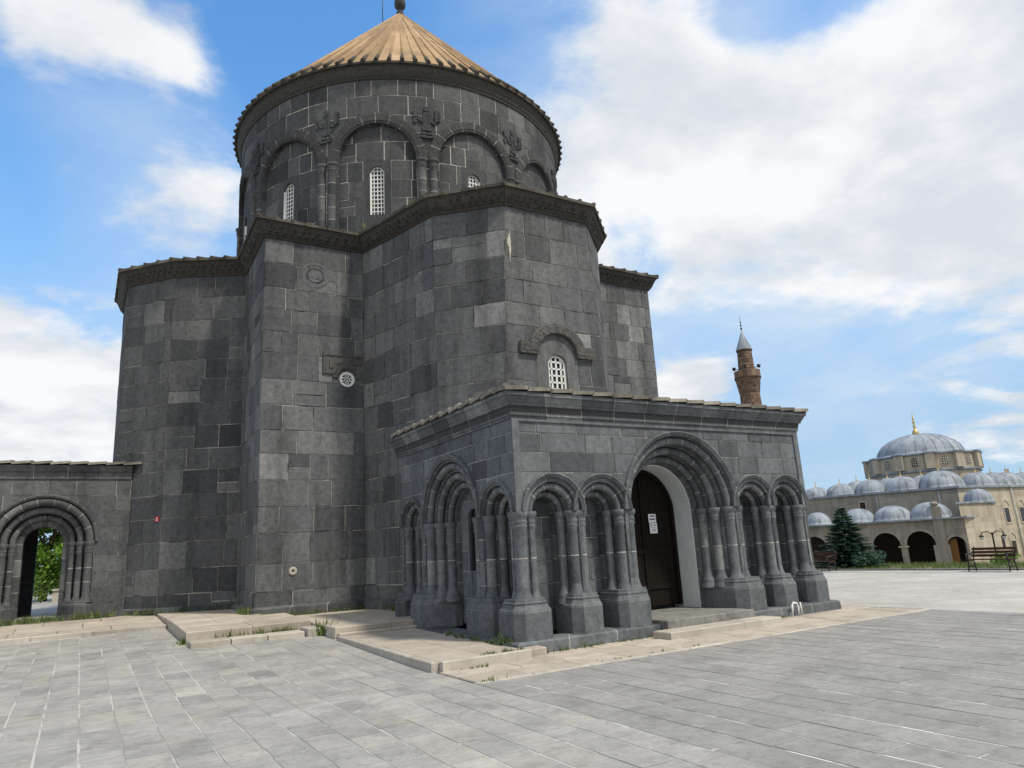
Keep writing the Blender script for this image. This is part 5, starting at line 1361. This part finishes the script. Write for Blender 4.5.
# hedge and low wall beyond the archway
o = empty('hedge', (-9.2, 33.6, .42), 'low clipped hedge beyond the left archway under the tree', 'hedge')
mb = MB(); r = random.Random(73)
for k in range(26): leaves(mb, (-11.5 + k * .115, 33.6 + r.uniform(-.2, .2), .42 + r.uniform(.3, 1.15)), .42, 90, .07, r, .9, 0, .45)
part(mb, 'foliage', [M_leaf], o)
mb = MB(); 
for k in range(8): mb.tube((-11.4 + k * .4, 33.6, .4), (-11.4 + k * .4, 33.6, 1.1), .02, .01, 5)
part(mb, 'stem', [M_bark], o)
mb = MB(); slab_row(mb, -8.1, -4, 33.4, 33.8, 1.0, .3, 'x', 1.2); slab_row(mb, -8.15, -4, 33.33, 33.87, 1.08, 1.001, 'x', 1.4)
tag(mb.build('low_wall', M_kerb), 'low pale stone wall glimpsed through the left archway', 'wall')
# rough grass beyond the plaza kerb
def blades(mb, x, y, z, n, spread, h, r):
    for _ in range(n):
        px, py = x + r.gauss(0, spread), y + r.gauss(0, spread); a = r.uniform(0, 2 * PI); hh = h * r.uniform(.5, 1.25); w_ = .008 + hh * .035
        lx, ly = r.gauss(0, .35) * hh, r.gauss(0, .35) * hh; dx, dy = math.cos(a) * w_, math.sin(a) * w_
        zz = z(px, py) if callable(z) else z
        mb.face([(px - dx, py - dy, zz), (px + dx, py + dy, zz), (px + lx, py + ly, zz + hh)], 0, r.random())
mb = MB(); r = random.Random(81)
for k in range(2600): blades(mb, r.uniform(23.95, 30), r.uniform(-6, 22), low, 5, .12, .2, r)
tag(mb.build('grass', M_grass, fix=False), kind='stuff')
# weeds in the cracks along the walls and steps
mb = MB(); r = random.Random(82)
def weed_line(a, b, z, n, h=.11, sp=.05, dens=7):
    for k in range(n):
        f = r.random(); q = (a[0] + (b[0] - a[0]) * f, a[1] + (b[1] - a[1]) * f); blades(mb, q[0], q[1], z, r.randint(3, dens), sp, h * r.uniform(.5, 1.3), r)
weed_line((.1, -.36), (2.9, -.36), .01, 34, .09); weed_line((-.36, .0), (-.36, 2.6), .16, 26, .13); weed_line((-1.2, -.62), (-.35, -.62), .16, 26, .06, .03)
weed_line((-.3, -.2), (-.25, .3), .2, 8, .14); weed_line((2.9, -.9), (3.0, -.5), .02, 6, .1)
weed_line((-1.9, -.8), (-1.2, -.8), .012, 8, .05, .03); weed_line((.0, -1.9), (3.4, -1.9), .015, 12, .04, .03); weed_line((-1.95, -2.0), (-1.5, -2.0), .015, 10, .06, .03)
weed_line((-4.3, 6.2), (-2.2, 6.2), .2, 70, .17); weed_line((-2.12, 5.3), (-2.0, 5.6), .15, 30, .3, .07); weed_line((-4.9, 6.3), (-4.9, 6.8), .15, 24, .16)
weed_line((-2.95, 9.05), (-3.1, 9.9), .48, 40, .2, .08); weed_line((-2.8, 9.02), (.1, 9.02), .38, 60, .15); weed_line((-9.4, 14.2), (-6.0, 14.2), .5, 130, .2, .08); weed_line((-12, 14.2), (-9.3, 14.2), .5, 40, .18)
weed_line((-5.8, 14.0), (-3.0, 12.5), .5, 60, .17); weed_line((.3, 5.2), (.4, 8.8), .38, 20, .2); weed_line((6.1, -.36), (6.6, -.36), .01, 8, .1); weed_line((1.1, 5.5), (.3, 8.9), ZE + .7, 10, .1)
weed_line((0.1, 8.6), (.5, 9.2), ZE + .62, 24, .16)
tag(mb.build('weeds', M_grass, fix=False), kind='stuff')

# ------------------------------------------------------------------ benches, lamp
def bench_mesh(loc, rz, label):
    o = empty('park_bench', loc, label, 'bench', 'wooden benches along the plaza edge')
    Mx = Matrix.Translation(loc) @ Matrix.Rotation(rz, 4, 'Z')
    mb = MB()
    for k in range(4): mb.box(-.82, .82, -.22 + k * .115, -.13 + k * .115, .43, .465, 0, .5, Mx)
    part(mb, 'seat', [M_bench], o)
    mb = MB()
    for k in range(3):
        y0 = .26 + k * .045; mb.box(-.82, .82, y0, y0 + .035, .53 + k * .125, .63 + k * .125, 0, .5, Mx)
    part(mb, 'backrest', [M_bench], o)
    for s in (-.74, .74):
        mb = MB(); T = lambda x, y, z: Mx @ Vector((x, y, z))
        for a, b in (((s, -.24, 0), (s, -.18, .43)), ((s, .2, .43), (s, .3, 0)), ((s, -.22, .42), (s, .26, .42)), ((s, .22, .42), (s, .4, .92)), ((s, -.22, .42), (s, -.25, .66)), ((s, -.26, .66), (s, .32, .68)), ((s, -.2, .2), (s, .26, .2))): mb.tube(T(*a), T(*b), .028, None, 6)
        part(mb, 'leg', [M_iron], o)
    return o
bench_mesh((23.0, 3.12, .0), math.radians(-92), 'whole brown slatted bench with black iron legs facing the plaza')
bench_mesh((23.3, 10.95, .0), math.radians(-92), 'brown bench half hidden by the porch corner, near the fir')
lp = (33.6, 7.95)
lamp = empty('street_lamp', (*lp, -.75), 'black twin armed lamp post behind the whole bench', 'lamp post')
mb = MB(); mb.lathe([(.11, 0), (.11, .3), (.06, .4), (.045, 1.0), (.04, 2.05)], (*lp, -.75), 10); part(mb, 'pole', [M_iron], lamp)
for s in (-1, 1):
    mb = MB(); ax = Vector((-.3, .95)) * s; pts_ = [(0, 1.95), (.2, 2.12), (.42, 2.08), (.5, 1.95)]
    for a, b in zip(pts_[:-1], pts_[1:]): mb.tube((lp[0] + ax.x * a[0], lp[1] + ax.y * a[0], -.75 + a[1]), (lp[0] + ax.x * b[0], lp[1] + ax.y * b[0], -.75 + b[1]), .025, None, 6)
    part(mb, 'arm', [M_iron], lamp)
    mb = MB(); mb.lathe([(0, .2), (.1, .17), (.12, .1), (.04, .06)], (lp[0] + ax.x * .5, lp[1] + ax.y * .5, -.75 + 1.75), 10, 0); mb.lathe([(.1, .1), (.09, -.02), (.0, -.06)], (lp[0] + ax.x * .5, lp[1] + ax.y * .5, -.75 + 1.75), 10, 1)
    part(mb, 'lantern', [M_iron, M_white], lamp)
